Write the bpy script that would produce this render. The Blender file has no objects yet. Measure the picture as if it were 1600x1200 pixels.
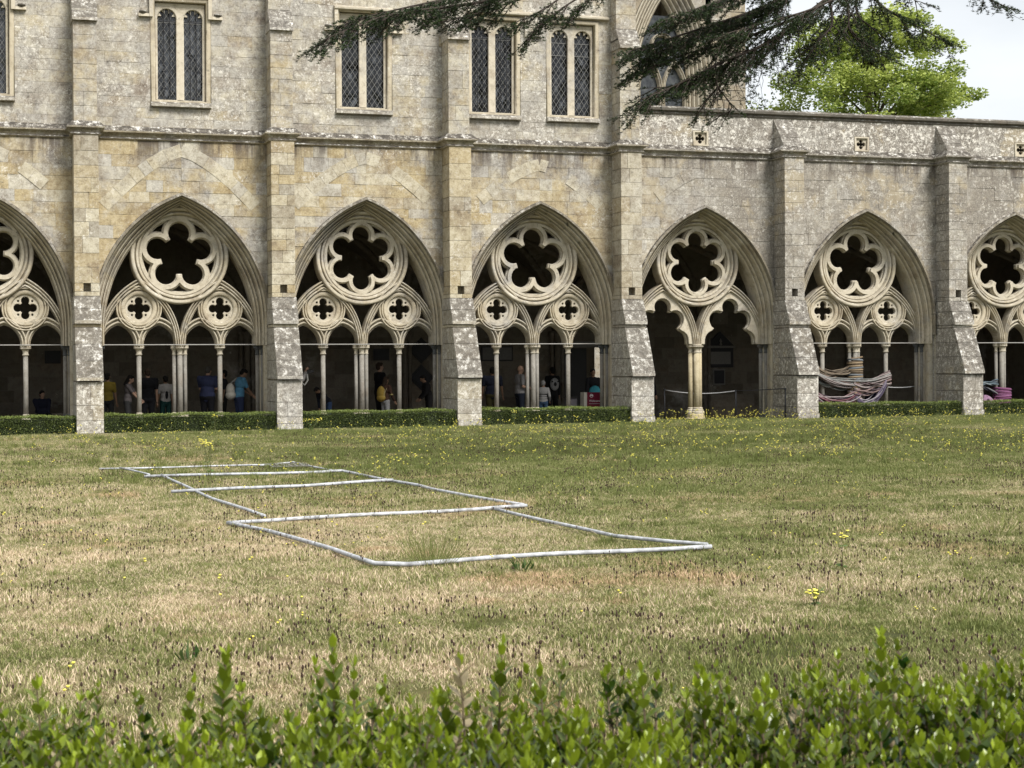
import bpy, bmesh, math, random
import numpy as np
from mathutils import Vector, Matrix, noise
random.seed(7); rng = np.random.default_rng(7)
PI = math.pi; rad = math.radians
scene = bpy.context.scene; COL = scene.collection

# ------------------------------------------------------------------ camera, sky, sun, exposure
cam_d = bpy.data.cameras.new('camera'); cam = bpy.data.objects.new('camera', cam_d); COL.objects.link(cam)
fw = Vector((0.29685843, 0.95485177, -0.01154015)); rt = Vector((0.95487825, -0.29693833, -0.00592966)); up = Vector((0.00908866, 0.00925917, 0.99991583))
cam.matrix_world = Matrix(((rt.x, up.x, -fw.x, -4.8329), (rt.y, up.y, -fw.y, -43.0124), (rt.z, up.z, -fw.z, 1.541), (0, 0, 0, 1)))
cam_d.sensor_width = 36; cam_d.lens = 60.73; cam_d.clip_start = .1; cam_d.clip_end = 2500
cam_d.dof.use_dof = True; cam_d.dof.focus_distance = 36; cam_d.dof.aperture_fstop = 19
scene.camera = cam

SUN_EL, SUN_AZ = rad(50), rad(156)          # azimuth clockwise from +Y
sun_dir = Vector((math.sin(SUN_AZ)*math.cos(SUN_EL), math.cos(SUN_AZ)*math.cos(SUN_EL), math.sin(SUN_EL)))
world = bpy.data.worlds.new('World'); scene.world = world; world.use_nodes = True
wt = world.node_tree; wt.nodes.clear()
def wn(t, **k):
    n = wt.nodes.new(t)
    for a, b in k.items(): setattr(n, a, b)
    return n
w_out = wn('ShaderNodeOutputWorld'); w_bg = wn('ShaderNodeBackground'); w_bg.inputs['Strength'].default_value = .1
w_sky = wn('ShaderNodeTexSky', sky_type='NISHITA', sun_disc=False, sun_elevation=SUN_EL, sun_rotation=SUN_AZ)
w_tc = wn('ShaderNodeTexCoord'); w_map = wn('ShaderNodeMapping'); w_map.inputs['Scale'].default_value = (1, 1, 3.2)
w_no = wn('ShaderNodeTexNoise'); w_no.inputs['Scale'].default_value = 3.4; w_no.inputs['Detail'].default_value = 6; w_no.inputs['Roughness'].default_value = .5
w_r1 = wn('ShaderNodeValToRGB'); e = w_r1.color_ramp.elements; e[0].position = .35; e[0].color = (1.95, 2.02, 2.08, 1); e[1].position = .65; e[1].color = (2.55, 2.58, 2.58, 1)
w_mx = wn('ShaderNodeMixRGB'); w_mx.inputs['Fac'].default_value = .94
L = wt.links.new
L(w_tc.outputs['Generated'], w_map.inputs[0]); L(w_map.outputs[0], w_no.inputs['Vector']); L(w_no.outputs['Fac'], w_r1.inputs[0])
L(w_sky.outputs[0], w_mx.inputs[1]); L(w_r1.outputs[0], w_mx.inputs[2]); L(w_mx.outputs[0], w_bg.inputs[0]); L(w_bg.outputs[0], w_out.inputs[0])
sd = bpy.data.lights.new('sun', 'SUN'); sd.energy = 1.5; sd.angle = rad(24); sd.color = (1, .965, .91)
so = bpy.data.objects.new('sun', sd); COL.objects.link(so); so.rotation_euler = sun_dir.to_track_quat('Z', 'Y').to_euler()
scene.view_settings.view_transform = 'Standard'; scene.view_settings.look = 'None'; scene.view_settings.exposure = 1.98; scene.view_settings.gamma = 1
scene.view_settings.use_curve_mapping = False

# ------------------------------------------------------------------ materials
class NT:
    def __init__(s, name):
        s.m = bpy.data.materials.new(name); s.m.use_nodes = True; s.t = s.m.node_tree; s.t.nodes.clear()
        s.out = s.t.nodes.new('ShaderNodeOutputMaterial'); s.b = s.t.nodes.new('ShaderNodeBsdfPrincipled')
        s.t.links.new(s.b.outputs[0], s.out.inputs[0]); s.b.inputs['Roughness'].default_value = .9
        s.b.inputs['Specular IOR Level'].default_value = .25
        s._pos = None
    def put(s, sock, v):
        if isinstance(v, bpy.types.NodeSocket): s.t.links.new(v, sock)
        elif isinstance(v, tuple) and len(v) == 3 and sock.type == 'RGBA': sock.default_value = (*v, 1)
        else: sock.default_value = v
    def pos(s):
        if s._pos is None:
            s._geo = s.t.nodes.new('ShaderNodeNewGeometry'); s._pos = s._geo.outputs['Position']
        return s._pos
    def normal(s): s.pos(); return s._geo.outputs['Normal']
    def noise(s, scale, detail=4, rough=.6, stretch=None, dist=0, off=0):
        v = s.pos()
        if stretch or off:
            mp = s.t.nodes.new('ShaderNodeMapping'); s.t.links.new(v, mp.inputs[0])
            mp.inputs['Scale'].default_value = stretch or (1, 1, 1); mp.inputs['Location'].default_value = (off, off*.7, off*.3); v = mp.outputs[0]
        n = s.t.nodes.new('ShaderNodeTexNoise'); n.inputs['Scale'].default_value = scale; n.inputs['Detail'].default_value = detail
        n.inputs['Roughness'].default_value = rough; n.inputs['Distortion'].default_value = dist
        s.t.links.new(v, n.inputs['Vector']); return n.outputs['Fac']
    def vor(s, scale, feature='F1'):
        n = s.t.nodes.new('ShaderNodeTexVoronoi'); n.inputs['Scale'].default_value = scale; n.feature = feature
        s.t.links.new(s.pos(), n.inputs['Vector']); return n.outputs['Distance']
    def attr(s, name='rnd'):
        n = s.t.nodes.new('ShaderNodeAttribute'); n.attribute_name = name; return n.outputs['Fac']
    def step(s, v, a, b, c=0., d=1.):
        n = s.t.nodes.new('ShaderNodeMapRange'); n.interpolation_type = 'LINEAR'
        for i, x in enumerate((v, a, b, c, d)): s.put(n.inputs[i], x)
        return n.outputs[0]
    def math(s, op, a, b=0.):
        n = s.t.nodes.new('ShaderNodeMath'); n.operation = op; s.put(n.inputs[0], a); s.put(n.inputs[1], b); return n.outputs[0]
    def mix(s, f, a, b, mode='MIX'):
        n = s.t.nodes.new('ShaderNodeMixRGB'); n.blend_type = mode; s.put(n.inputs[0], f); s.put(n.inputs[1], a); s.put(n.inputs[2], b); return n.outputs[0]
    def ramp(s, v, *stops):
        n = s.t.nodes.new('ShaderNodeValToRGB'); cr = n.color_ramp
        while len(cr.elements) < len(stops): cr.elements.new(.5)
        for el, (p, c) in zip(cr.elements, stops): el.position = p; el.color = (*c, 1)
        s.t.links.new(v, n.inputs[0]); return n.outputs[0]
    def sep(s, v, i):
        n = s.t.nodes.new('ShaderNodeSeparateXYZ'); s.t.links.new(v, n.inputs[0]); return n.outputs[i]
    def bump(s, h, strength=.5, dist=.01):
        n = s.t.nodes.new('ShaderNodeBump'); n.inputs['Strength'].default_value = strength; n.inputs['Distance'].default_value = dist
        s.t.links.new(h, n.inputs['Height']); s.t.links.new(n.outputs[0], s.b.inputs['Normal'])
    def col(s, c): s.put(s.b.inputs['Base Color'], c)

def stone_mat(name, cols, grey=.3, lichen=.3, dark=.3, crust=.8, stains=0., bump=.5, warm_x=True):
    """weathered limestone; cols = colour stops picked per stone, grey = weathered skin, lichen = white spots, crust = growth on upward faces"""
    n = NT(name); p = n.pos(); x = n.sep(p, 0); z = n.sep(p, 2)
    base = n.ramp(n.attr('rnd'), *cols)
    n1 = n.noise(.55, 5, .6); n2 = n.noise(3.2, 7, .65); n3 = n.noise(17, 6, .7); n4 = n.noise(46, 4, .7)
    base = n.mix(n.step(n3, .35, .7, 0., .3), base, n.mix(1., base, (.68, .63, .55), 'MULTIPLY'))
    g = n.step(n.math('ADD', n.math('MULTIPLY', n1, .75), n.math('MULTIPLY', n2, .35)), .72-grey*.45, .86-grey*.45)
    if warm_x:
        g = n.math('MAXIMUM', g, n.math('MULTIPLY', n.step(x, 10., 13.5), n.step(n2, .2, .6, .45, .95)))
        g = n.math('MAXIMUM', g, n.math('MULTIPLY', n.step(z, 7.1, 7.4), n.step(n2, .38, .6, .15, .85)))
    greycol = n.mix(n.step(n3, .35, .65), (.26, .245, .22), (.43, .41, .375))
    c = n.mix(g, base, greycol)
    # stained browns
    c = n.mix(n.math('MULTIPLY', n.step(n.noise(1.3, 5, .6, off=9), .55, .72), .55), c, (.20, .145, .10))
    if warm_x:
        m1 = n.noise(6.5, 10, .82, off=17); m2 = n.noise(24, 6, .8, off=5); m3 = n.noise(2.3, 8, .7, off=51)
        c = n.mix(n.step(m3, .46, .60, 0., .45), c, n.mix(1., c, (.60, .555, .50), 'MULTIPLY'))
        c = n.mix(n.step(m1, .50, .60, 0., .6), c, n.mix(1., c, (.52, .48, .44), 'MULTIPLY'))
        c = n.mix(n.step(m1, .47, .36, 0., .5), c, (.60, .57, .49))
        c = n.mix(n.step(m2, .54, .64, 0., .65), c, n.mix(1., c, (.42, .38, .34), 'MULTIPLY'))
        c = n.mix(n.step(m2, .44, .34, 0., .5), c, (.62, .58, .48))
    else:
        m1 = n.noise(5, 10, .8, off=17); c = n.mix(n.step(m1, .49, .60, 0., .55), c, n.mix(1., c, (.6, .56, .5), 'MULTIPLY'))
    if warm_x:   # the right-hand bays carry more brown and grey-black growth
        zr = n.math('MULTIPLY', n.step(x, 12.4, 15.), n.step(n.noise(.75, 7, .72, off=77), .44, .56, .12, .8)); c = n.mix(zr, c, n.mix(n.step(n3, .4, .6), (.15, .132, .112), (.25, .225, .185)))
        zr2 = n.math('MULTIPLY', n.step(x, 11.6, 13.), n.step(n.noise(.5, 5, .7, off=87), .55, .60, 0., .5)); c = n.mix(zr2, c, (.40, .33, .21))
    # dark growth
    dk = n.step(n.noise(7.5, 8, .75, off=4), .60-dark*.14, .70-dark*.1)
    dk2 = n.math('MULTIPLY', dk, n.step(n.noise(1.1, 4, .6, off=21), .50-dark*.22, .66-dark*.15))
    c = n.mix(n.math('MULTIPLY', dk2, .8), c, (.085, .075, .062))
    # white lichen specks and blotches
    sp = n.step(n.noise(33, 6, .72, off=3), .585-lichen*.02, .62-lichen*.02)
    sp2 = n.step(n.noise(10.5, 9, .74, off=13), .575-lichen*.04, .60-lichen*.04)
    where = n.step(n.noise(1.0, 6, .7, off=31), .62-lichen*.28, .66-lichen*.2)
    if warm_x: where = n.math('MAXIMUM', where, n.math('MULTIPLY', n.step(x, 12., 15.), n.step(n.noise(1.4, 6, .7, off=61), .38, .52, .25, 1.)))
    wl = n.math('MULTIPLY', n.math('MAXIMUM', sp, sp2), n.math('MULTIPLY', where, .45+lichen*.4))
    c = n.mix(wl, c, (.70, .67, .60))
    if stains:
        st = n.noise(1.8, 5, .7, stretch=(1.6, 1.6, .16), off=2)
        zone = n.math('MAXIMUM', n.step(z, 6.35, 7.0), n.math('MULTIPLY', n.step(z, 7.5, 7.35), 0.))
        zone2 = n.math('SUBTRACT', 1., n.step(z, 7.05, 7.12))
        c = n.mix(n.math('MULTIPLY', n.math('MULTIPLY', zone, zone2), n.math('MULTIPLY', n.step(st, .47, .6), stains)), c, (.075, .06, .05))
    # crust on faces that look up
    nz = n.sep(n.normal(), 2)
    upf = n.math('MULTIPLY', n.step(nz, .12, .34), crust)
    cr = n.ramp(n.noise(6.5, 11, .84, off=7), (.0, (.035, .032, .028)), (.45, (.065, .058, .05)), (.52, (.14, .125, .105)), (.55, (.30, .285, .25)), (.60, (.62, .61, .58)), (.66, (.8, .79, .76)))
    c = n.mix(upf, c, cr)
    n.col(c); n.b.inputs['Roughness'].default_value = .95
    n.bump(n.math('ADD', n.math('MULTIPLY', n3, .6), n.math('MULTIPLY', n4, .5)), bump, .03)
    return n.m

OCH, CRM, GRY, TAN = (.46, .39, .25), (.55, .51, .40), (.46, .445, .41), (.44, .37, .25)
WALLC = [(0, OCH), (.22, (.45, .365, .21)), (.45, CRM), (.62, GRY), (.8, (.41, .34, .205)), (1, TAN)]
M_ASH = stone_mat('ashlar', WALLC, grey=.42, lichen=.35, dark=.35, stains=.85)
M_UPP = stone_mat('upper_ashlar', [(0, OCH), (.3, CRM), (.6, (.43, .40, .34)), (.85, (.44, .42, .37)), (1, TAN)], grey=.5, lichen=.6, dark=.35)
M_PAR = stone_mat('parapet_stone', [(0, (.22, .19, .155)), (.5, (.28, .245, .20)), (1, (.20, .155, .12))], grey=.2, lichen=1., dark=.8)
M_BUT = stone_mat('buttress_stone', [(0, OCH), (.35, CRM), (.65, (.46, .38, .23)), (1, (.36, .33, .27))], grey=.16, lichen=.4, dark=.3)
M_FOOT = stone_mat('buttress_foot_stone', [(0, (.42, .38, .29)), (.5, (.40, .37, .31)), (1, (.36, .34, .30))], grey=.45, lichen=.8, dark=.45)
M_STR = stone_mat('string_stone', [(0, (.36, .31, .21)), (1, (.40, .35, .25))], grey=.4, lichen=.5, dark=.6, crust=1.)
M_TRA = stone_mat('tracery_stone', [(0, (.60, .55, .45)), (.4, (.51, .46, .36)), (.7, (.49, .43, .315)), (1, (.40, .365, .30))], grey=.3, lichen=.2, dark=.35, crust=.35, bump=.25, warm_x=False)
M_HOOD = stone_mat('hood_stone', [(0, (.26, .23, .17)), (1, (.24, .21, .16))], grey=.4, lichen=.3, dark=.8, crust=1., warm_x=False)
M_COP = stone_mat('coping_stone', [(0, (.14, .13, .11)), (1, (.17, .155, .13))], grey=.3, lichen=.1, dark=.9, crust=.6, warm_x=False)
M_VOU = stone_mat('voussoir_stone', [(0, (.56, .52, .41)), (.5, (.52, .47, .35)), (1, (.47, .445, .38))], grey=.3, lichen=.2, dark=.1)
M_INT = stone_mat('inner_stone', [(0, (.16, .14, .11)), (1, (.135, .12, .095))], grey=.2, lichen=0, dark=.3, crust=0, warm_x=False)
M_MORT = stone_mat('mortar', [(0, (.46, .41, .31)), (1, (.46, .41, .31))], grey=.2, lichen=.3, dark=.2)
M_MARB = stone_mat('marble_shaft', [(0, (.27, .255, .225)), (1, (.22, .21, .19))], grey=.2, lichen=0, dark=.1, crust=.1, bump=.15, warm_x=False)
M_CAPD = stone_mat('dark_capital', [(0, (.10, .105, .11)), (1, (.13, .135, .14))], grey=.1, lichen=0, dark=.2, crust=.1, bump=.2, warm_x=False)

def plain(name, c, rough=.7, metal=0, spec=.3, var=.15, sc=20, bump=0):
    n = NT(name); d = tuple(v*(1-var) for v in c); l = tuple(min(1, v*(1+var)) for v in c)
    f = n.noise(sc, 4, .6); n.col(n.mix(n.step(f, .3, .7), d, l)); n.b.inputs['Roughness'].default_value = rough
    n.b.inputs['Metallic'].default_value = metal; n.b.inputs['Specular IOR Level'].default_value = spec
    if bump: n.bump(f, bump, .01)
    return n.m
M_GLASS = NT('leaded_glass'); M_GLASS.col(M_GLASS.mix(M_GLASS.attr(), (.003, .0035, .0045), (.07, .076, .085))); M_GLASS.b.inputs['Roughness'].default_value = .12; M_GLASS.b.inputs['Specular IOR Level'].default_value = .6; M_GLASS = M_GLASS.m  # the pale end of the mix paints sky reflections into the glass colour
M_LEAD = plain('lead', (.17, .17, .165), .6, .2)
M_IRON = plain('iron', (.018, .018, .02), .6)
M_ROD = plain('tie_rod_iron', (.30, .29, .27), .6)
M_DARK = plain('dark_paint', (.02, .018, .017), .5)

# ------------------------------------------------------------------ object helpers
def put(name, me, parent=None, loc=None, kind=None, label=None, cat=None, group=None):
    o = bpy.data.objects.new(name, me); COL.objects.link(o)
    if loc is not None: o.location = loc
    if parent is not None:
        o.parent = parent
        if parent.type == 'EMPTY' and loc is None: o.matrix_parent_inverse = Matrix.Translation(-Vector(parent.location))
        elif parent.type == 'EMPTY': o.matrix_parent_inverse = Matrix.Translation(-Vector(parent.location))
    if kind: o['kind'] = kind
    if label: o['label'] = label
    if cat: o['category'] = cat
    if group: o['group'] = group
    return o
def sub(name, me, parent):
    """a sub-part whose mesh is written in the same coordinates as its parent's mesh"""
    o = bpy.data.objects.new(name, me); COL.objects.link(o); o.parent = parent; return o
def thing(name, label, cat, loc=(0, 0, 0), group=None):
    o = bpy.data.objects.new(name, None); COL.objects.link(o); o.location = loc; o.empty_display_size = .2
    o['label'] = label; o['category'] = cat
    if group: o['group'] = group
    return o
def mesh(name, V, F, mat, smooth=False, rnd=None):
    me = bpy.data.meshes.new(name); me.from_pydata([tuple(v) for v in V], [], F); me.validate(); me.update()
    if mat:
        for m in (mat if isinstance(mat, (list, tuple)) else [mat]): me.materials.append(m)
    if smooth: me.polygons.foreach_set('use_smooth', [True]*len(me.polygons))
    if rnd is not None:
        a = me.attributes.new('rnd', 'FLOAT', 'POINT')
        a.data.foreach_set('value', [rnd]*len(me.vertices) if np.isscalar(rnd) else list(rnd))
    return me
def npmesh(name, V, F, mat, rnd=None, smooth=False, matidx=None):
    """V (n,3), F (m,k) numpy"""
    me = bpy.data.meshes.new(name); me.vertices.add(len(V)); me.vertices.foreach_set('co', np.asarray(V, np.float32).ravel())
    m, k = F.shape; me.loops.add(m*k); me.loops.foreach_set('vertex_index', F.astype(np.int32).ravel())
    me.polygons.add(m); me.polygons.foreach_set('loop_start', np.arange(0, m*k, k, dtype=np.int32))
    for mm in (mat if isinstance(mat, (list, tuple)) else [mat]): me.materials.append(mm)
    if matidx is not None: me.polygons.foreach_set('material_index', np.asarray(matidx, np.int32))
    me.update(calc_edges=True)
    if smooth: me.polygons.foreach_set('use_smooth', np.ones(m, bool))
    if rnd is not None:
        a = me.attributes.new('rnd', 'FLOAT', 'POINT'); a.data.foreach_set('value', np.asarray(rnd, np.float32))
    return me
class Acc:
    """collects several solids for one mesh"""
    def __init__(s): s.V = []; s.F = []; s.R = []
    def add(s, V, F, r=0.):
        b = len(s.V); s.V += [tuple(v) for v in V]; s.F += [tuple(i+b for i in f) for f in F]; s.R += [r]*len(V)
    def build(s, name, mat, smooth=False): return mesh(name, s.V, s.F, mat, smooth, s.R)
    def box(s, x0, x1, y0, y1, z0, z1, r=0.):
        s.add([(x0, y0, z0), (x1, y0, z0), (x1, y1, z0), (x0, y1, z0), (x0, y0, z1), (x1, y0, z1), (x1, y1, z1), (x0, y1, z1)],
              [(0, 3, 2, 1), (4, 5, 6, 7), (0, 1, 5, 4), (1, 2, 6, 5), (2, 3, 7, 6), (3, 0, 4, 7)], r)
    def tube(s, pts, r, n=8, rr=0., caps=True):
        pts = [Vector(p) for p in pts]; rs = r if isinstance(r, (list, tuple)) else [r]*len(pts); V = []
        t0 = (pts[1]-pts[0]).normalized(); a = t0.orthogonal().normalized()
        for i, p in enumerate(pts):
            t = (pts[min(i+1, len(pts)-1)]-pts[max(i-1, 0)]).normalized(); a = (a-t*a.dot(t)).normalized(); b = t.cross(a)
            for j in range(n): V.append(p+(a*math.cos(2*PI*j/n)+b*math.sin(2*PI*j/n))*rs[i])
        F = [(i*n+j, i*n+(j+1) % n, (i+1)*n+(j+1) % n, (i+1)*n+j) for i in range(len(pts)-1) for j in range(n)]
        if caps: F += [tuple(range(n))[::-1], tuple((len(pts)-1)*n+j for j in range(n))]
        s.add(V, F, rr)
    def lathe(s, prof, cx, cy, n=16, r=0.):
        V = [(cx+q*math.cos(2*PI*j/n), cy+q*math.sin(2*PI*j/n), z) for q, z in prof for j in range(n)]
        F = [(i*n+j, i*n+(j+1) % n, (i+1)*n+(j+1) % n, (i+1)*n+j) for i in range(len(prof)-1) for j in range(n)]
        F += [tuple(range(n))[::-1], tuple((len(prof)-1)*n+j for j in range(n))]
        s.add(V, F, r)
def prism_xz(poly, y0, y1, ch=.0025):
    """chamfered slab: polygon in XZ (counter-clockwise seen from -Y), front at y0, back at y1"""
    n = len(poly); cx = sum(p[0] for p in poly)/n; cz = sum(p[1] for p in poly)/n
    w = max(p[0] for p in poly)-min(p[0] for p in poly); h = max(p[1] for p in poly)-min(p[1] for p in poly)
    kx = max(.3, 1-2*ch/max(w, .01)); kz = max(.3, 1-2*ch/max(h, .01))
    V = [(cx+(x-cx)*kx, y0, cz+(z-cz)*kz) for x, z in poly]+[(x, y0+ch*.9, z) for x, z in poly]+[(x, y1, z) for x, z in poly]
    F = [tuple(range(n))]+[(i, n+i, n+(i+1) % n, (i+1) % n) for i in range(n)]+[(n+i, 2*n+i, 2*n+(i+1) % n, n+(i+1) % n) for i in range(n)]
    return V, F
def prism_yz(poly, x0, x1, ch=.004):
    """block extruded along x from a polygon in YZ with chamfered side edges"""
    n = len(poly); cy = sum(p[0] for p in poly)/n; cz = sum(p[1] for p in poly)/n
    w = max(p[0] for p in poly)-min(p[0] for p in poly); h = max(p[1] for p in poly)-min(p[1] for p in poly)
    ky = 1-2*ch/max(w, .05); kz = 1-2*ch/max(h, .05)
    inn = [(cy+(y-cy)*ky, cz+(z-cz)*kz) for y, z in poly]
    V = [(x0, y, z) for y, z in inn]+[(x0+ch, y, z) for y, z in poly]+[(x1-ch, y, z) for y, z in poly]+[(x1, y, z) for y, z in inn]
    F = [tuple(range(n))[::-1]]+[(k*n+i, k*n+(i+1) % n, (k+1)*n+(i+1) % n, (k+1)*n+i) for k in range(3) for i in range(n)]+[tuple(3*n+i for i in range(n))]
    return V, F
def fill_plate(loops, y0, y1, bevel=0., name='plate', mat=None, rnd=.3):
    """flat plate in XZ with holes (even-odd), bevelled on its edges"""
    cu = bpy.data.curves.new(name, 'CURVE'); cu.dimensions = '2D'; cu.fill_mode = 'BOTH'; cu.extrude = max(0.001, (y1-y0)/2-bevel); cu.bevel_depth = bevel; cu.bevel_resolution = 1
    if bevel: cu.offset = -bevel
    for lp in loops:
        sp = cu.splines.new('POLY'); sp.points.add(len(lp)-1); sp.use_cyclic_u = True
        for q, (x, z) in zip(sp.points, lp): q.co = (x, z, 0, 1)
    o = bpy.data.objects.new(name, cu); me = bpy.data.meshes.new_from_object(o); me.name = name
    co = np.empty(len(me.vertices)*3); me.vertices.foreach_get('co', co); co = co.reshape(-1, 3); ym = (y0+y1)/2
    co = np.stack([co[:, 0], ym-co[:, 2], co[:, 1]], 1); me.vertices.foreach_set('co', co.ravel())
    me.materials.clear(); me.materials.append(mat); me.update()
    a = me.attributes.new('rnd', 'FLOAT', 'POINT'); a.data.foreach_set('value', [rnd]*len(me.vertices))
    bpy.data.objects.remove(o); bpy.data.curves.remove(cu); return me

def arch_curve(cx, a, s, apex, z0, n=14, pow_=None):
    """pointed arch outline, left foot -> apex -> right foot; a half span, s springing, apex height"""
    h = apex-s; c = (h*h-a*a)/(2*a); R = a+c; th = math.atan2(h, c); pts = []
    left = [(cx+c-R*math.cos(th*i/n), s+R*math.sin(th*i/n)) for i in range(n+1)]
    if z0 < s-1e-6: left = [(cx-a, z0), (cx-a, (z0+s)/2)]+left
    right = [(2*cx-x, z) for x, z in left[::-1]]
    return left+right[1:]
def resample(pts, n):
    d = [0]
    for p, q in zip(pts, pts[1:]): d.append(d[-1]+math.hypot(q[0]-p[0], q[1]-p[1]))
    out = []; j = 0
    for i in range(n+1):
        t = d[-1]*i/n
        while j < len(d)-2 and d[j+1] < t: j += 1
        f = (t-d[j])/max(1e-9, d[j+1]-d[j]); out.append((pts[j][0]+(pts[j+1][0]-pts[j][0])*f, pts[j][1]+(pts[j+1][1]-pts[j][1])*f))
    return out
def loft(outer, inner, prof, cyclic=False):
    """moulding between two outlines in XZ; prof = [(u, y)] with u 0 at the outer and 1 at the inner outline"""
    n = len(outer); V = []; F = []
    for u, y in prof:
        for (a, b), (c, d) in zip(outer, inner): V.append((a+(c-a)*u, y, b+(d-b)*u))
    m = len(prof); rg = range(n) if cyclic else range(n-1)
    for i in range(m-1):
        for j in rg: k = (j+1) % n; F.append((i*n+j, (i+1)*n+j, (i+1)*n+k, i*n+k))
    return V, F
def rolls(u0, y0, u1, y1, n, amp, k=9):
    """n roll mouldings, each followed by a sunk hollow, along a splay"""
    out = []
    for i in range(n*k+1):
        t = i/(n*k); ph = (t*n) % 1 if i < n*k else .999
        if n == 1 or ph < .62: q = min(1, ph/.62) if n > 1 else ph; h = amp*math.sqrt(max(0, 1-(2*q-1)**2))
        else: q = (ph-.62)/.38; h = -amp*1.15*math.sqrt(max(0, 1-(2*q-1)**2))
        out.append((u0+(u1-u0)*t, y0+(y1-y0)*t-h))
    return out
def circle(cx, cz, r, n=48): return [(cx+r*math.cos(2*PI*i/n), cz+r*math.sin(2*PI*i/n)) for i in range(n)]
def foil(cx, cz, n, d, r, th, rot=PI/2, seg=14):
    pts = []
    for k in range(n):
        b = rot+2*PI*k/n; ox, oz = cx+d*math.cos(b), cz+d*math.sin(b)
        for i in range(seg+1):
            t = b-th+2*th*i/seg; pts.append((ox+r*math.cos(t), oz+r*math.sin(t)))
    return pts

# ------------------------------------------------------------------ positions measured on the building
BAYX = [-4.65, .06, 4.69, 9.33, 14.01, 18.88, 23.62]      # bay centres
BUTX = [-2.26, 2.45, 6.98, 11.63, 16.34, 21.37]           # buttress centres
FOIL = [6, 5, 6, 5, 6, 5, 6]
HB = .29                                                   # half width of a buttress
ZS, ZSTR, ZPAR, ZTOP = 2.05, 7.06, 8.36, 13.4
ZFLOOR = -.15
HOOD = (2.16, 2.72, 5.80)                                  # half span, springing, apex of the hood
def gz(x): return .0042*(x-9.)                             # the lawn rises a little to the right
def hood_half(z, a=HOOD[0]-.02, s=HOOD[1], apex=HOOD[2]-.02):
    if z >= apex: return 0.
    if z <= s: return a
    h = apex-s; c = (h*h-a*a)/(2*a); return math.sqrt(max(0, (a+c)**2-(z-s)**2))-c
def spans(i):
    """clear wall between the buttresses of bay i"""
    l = BUTX[i-1]+HB if i > 0 else -7.2
    r = BUTX[i]-HB if i < 6 else 26.2
    return l, r

arcade = thing('cloister_arcade', 'long limestone cloister walk with seven pointed traceried openings behind the lawn', 'cloister', (0, 0, 0))
library = thing('library_storey', 'grey upper stone storey with small leaded windows above the left part of the arcade', 'building', (0, 0, 7.4))
arch_stones = []; lib_stones = []

# ---- ashlar: courses of blocks, cut to the curve of the arch
def courses(z0, z1, lo=.26, hi=.36, fixed=()):
    zs = [z0]; marks = sorted([f for f in fixed if z0 < f < z1])+[z1]
    for m in marks:
        span = m-zs[-1]; k = max(1, round(span/random.uniform(lo, hi))); st = zs[-1]
        ws = [random.uniform(.85, 1.15) for _ in range(k)]; t = sum(ws); acc = 0
        for w in ws: acc += w; zs.append(st+span*acc/t)
        zs[-1] = m
    return zs
def cut_poly(xa, xb, z0, z1, side, xc, xl):
    """block polygon; side 0 free, -1 = left of the arch, +1 = right of the arch"""
    g = random.uniform(.0, .0014)
    if side == 0: return [(xa+g, z0+g), (xb-g, z0+g), (xb-g, z1-g), (xa+g, z1-g)]
    zz = [z0+g+(z1-z0-2*g)*i/4 for i in range(5)]
    if side < 0:
        e = [min(xb-g, xc-hood_half(z)) for z in zz]
        if max(e) < xa+.05: return None
        pts = [(max(xa+g, q), z) for q, z in zip(e, zz)]
        poly = [(xa+g, z0+g)]+pts+[(xa+g, z1-g)]
    else:
        e = [max(xa+g, xc+hood_half(z)) for z in zz]
        if min(e) > xb-.05: return None
        pts = [(min(xb-g, q), z) for q, z in zip(e, zz)]
        poly = [(xb-g, z0+g)]+[(xb-g, z1-g)]+pts[::-1]
    out = []
    for p in poly:
        if not out or math.hypot(p[0]-out[-1][0], p[1]-out[-1][1]) > .004: out.append(p)
    if math.hypot(out[0][0]-out[-1][0], out[0][1]-out[-1][1]) < .004: out.pop()
    # drop collinear duplicates at the clamp
    return out if len(out) >= 3 else None
def area(p): return abs(sum(p[i][0]*p[(i+1) % len(p)][1]-p[(i+1) % len(p)][0]*p[i][1] for i in range(len(p))))/2
def seg_blocks(xa, xb, lo=.34, hi=.85):
    xs = [xa]
    while xb-xs[-1] > hi: xs.append(xs[-1]+random.uniform(lo, hi))
    if xb-xs[-1] < .16 and len(xs) > 1: xs[-1] = xb
    else: xs.append(xb)
    return xs
for i, xc in enumerate(BAYX):
    l, r = spans(i)
    zs = courses(2.5, ZSTR, fixed=(5.8,))
    for z0, z1 in zip(zs, zs[1:]):
        for side in (-1, 1):
            xs = seg_blocks(l, xc) if side < 0 else seg_blocks(xc, r)
            for xa, xb in zip(xs, xs[1:]):
                p = cut_poly(xa, xb, z0, z1, side, xc, l)
                if p and area(p) > .004:
                    V, F = prism_xz(p, random.uniform(-.007, .007), .07); arch_stones.append((area(p), V, F, random.random(), M_ASH))
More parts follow.
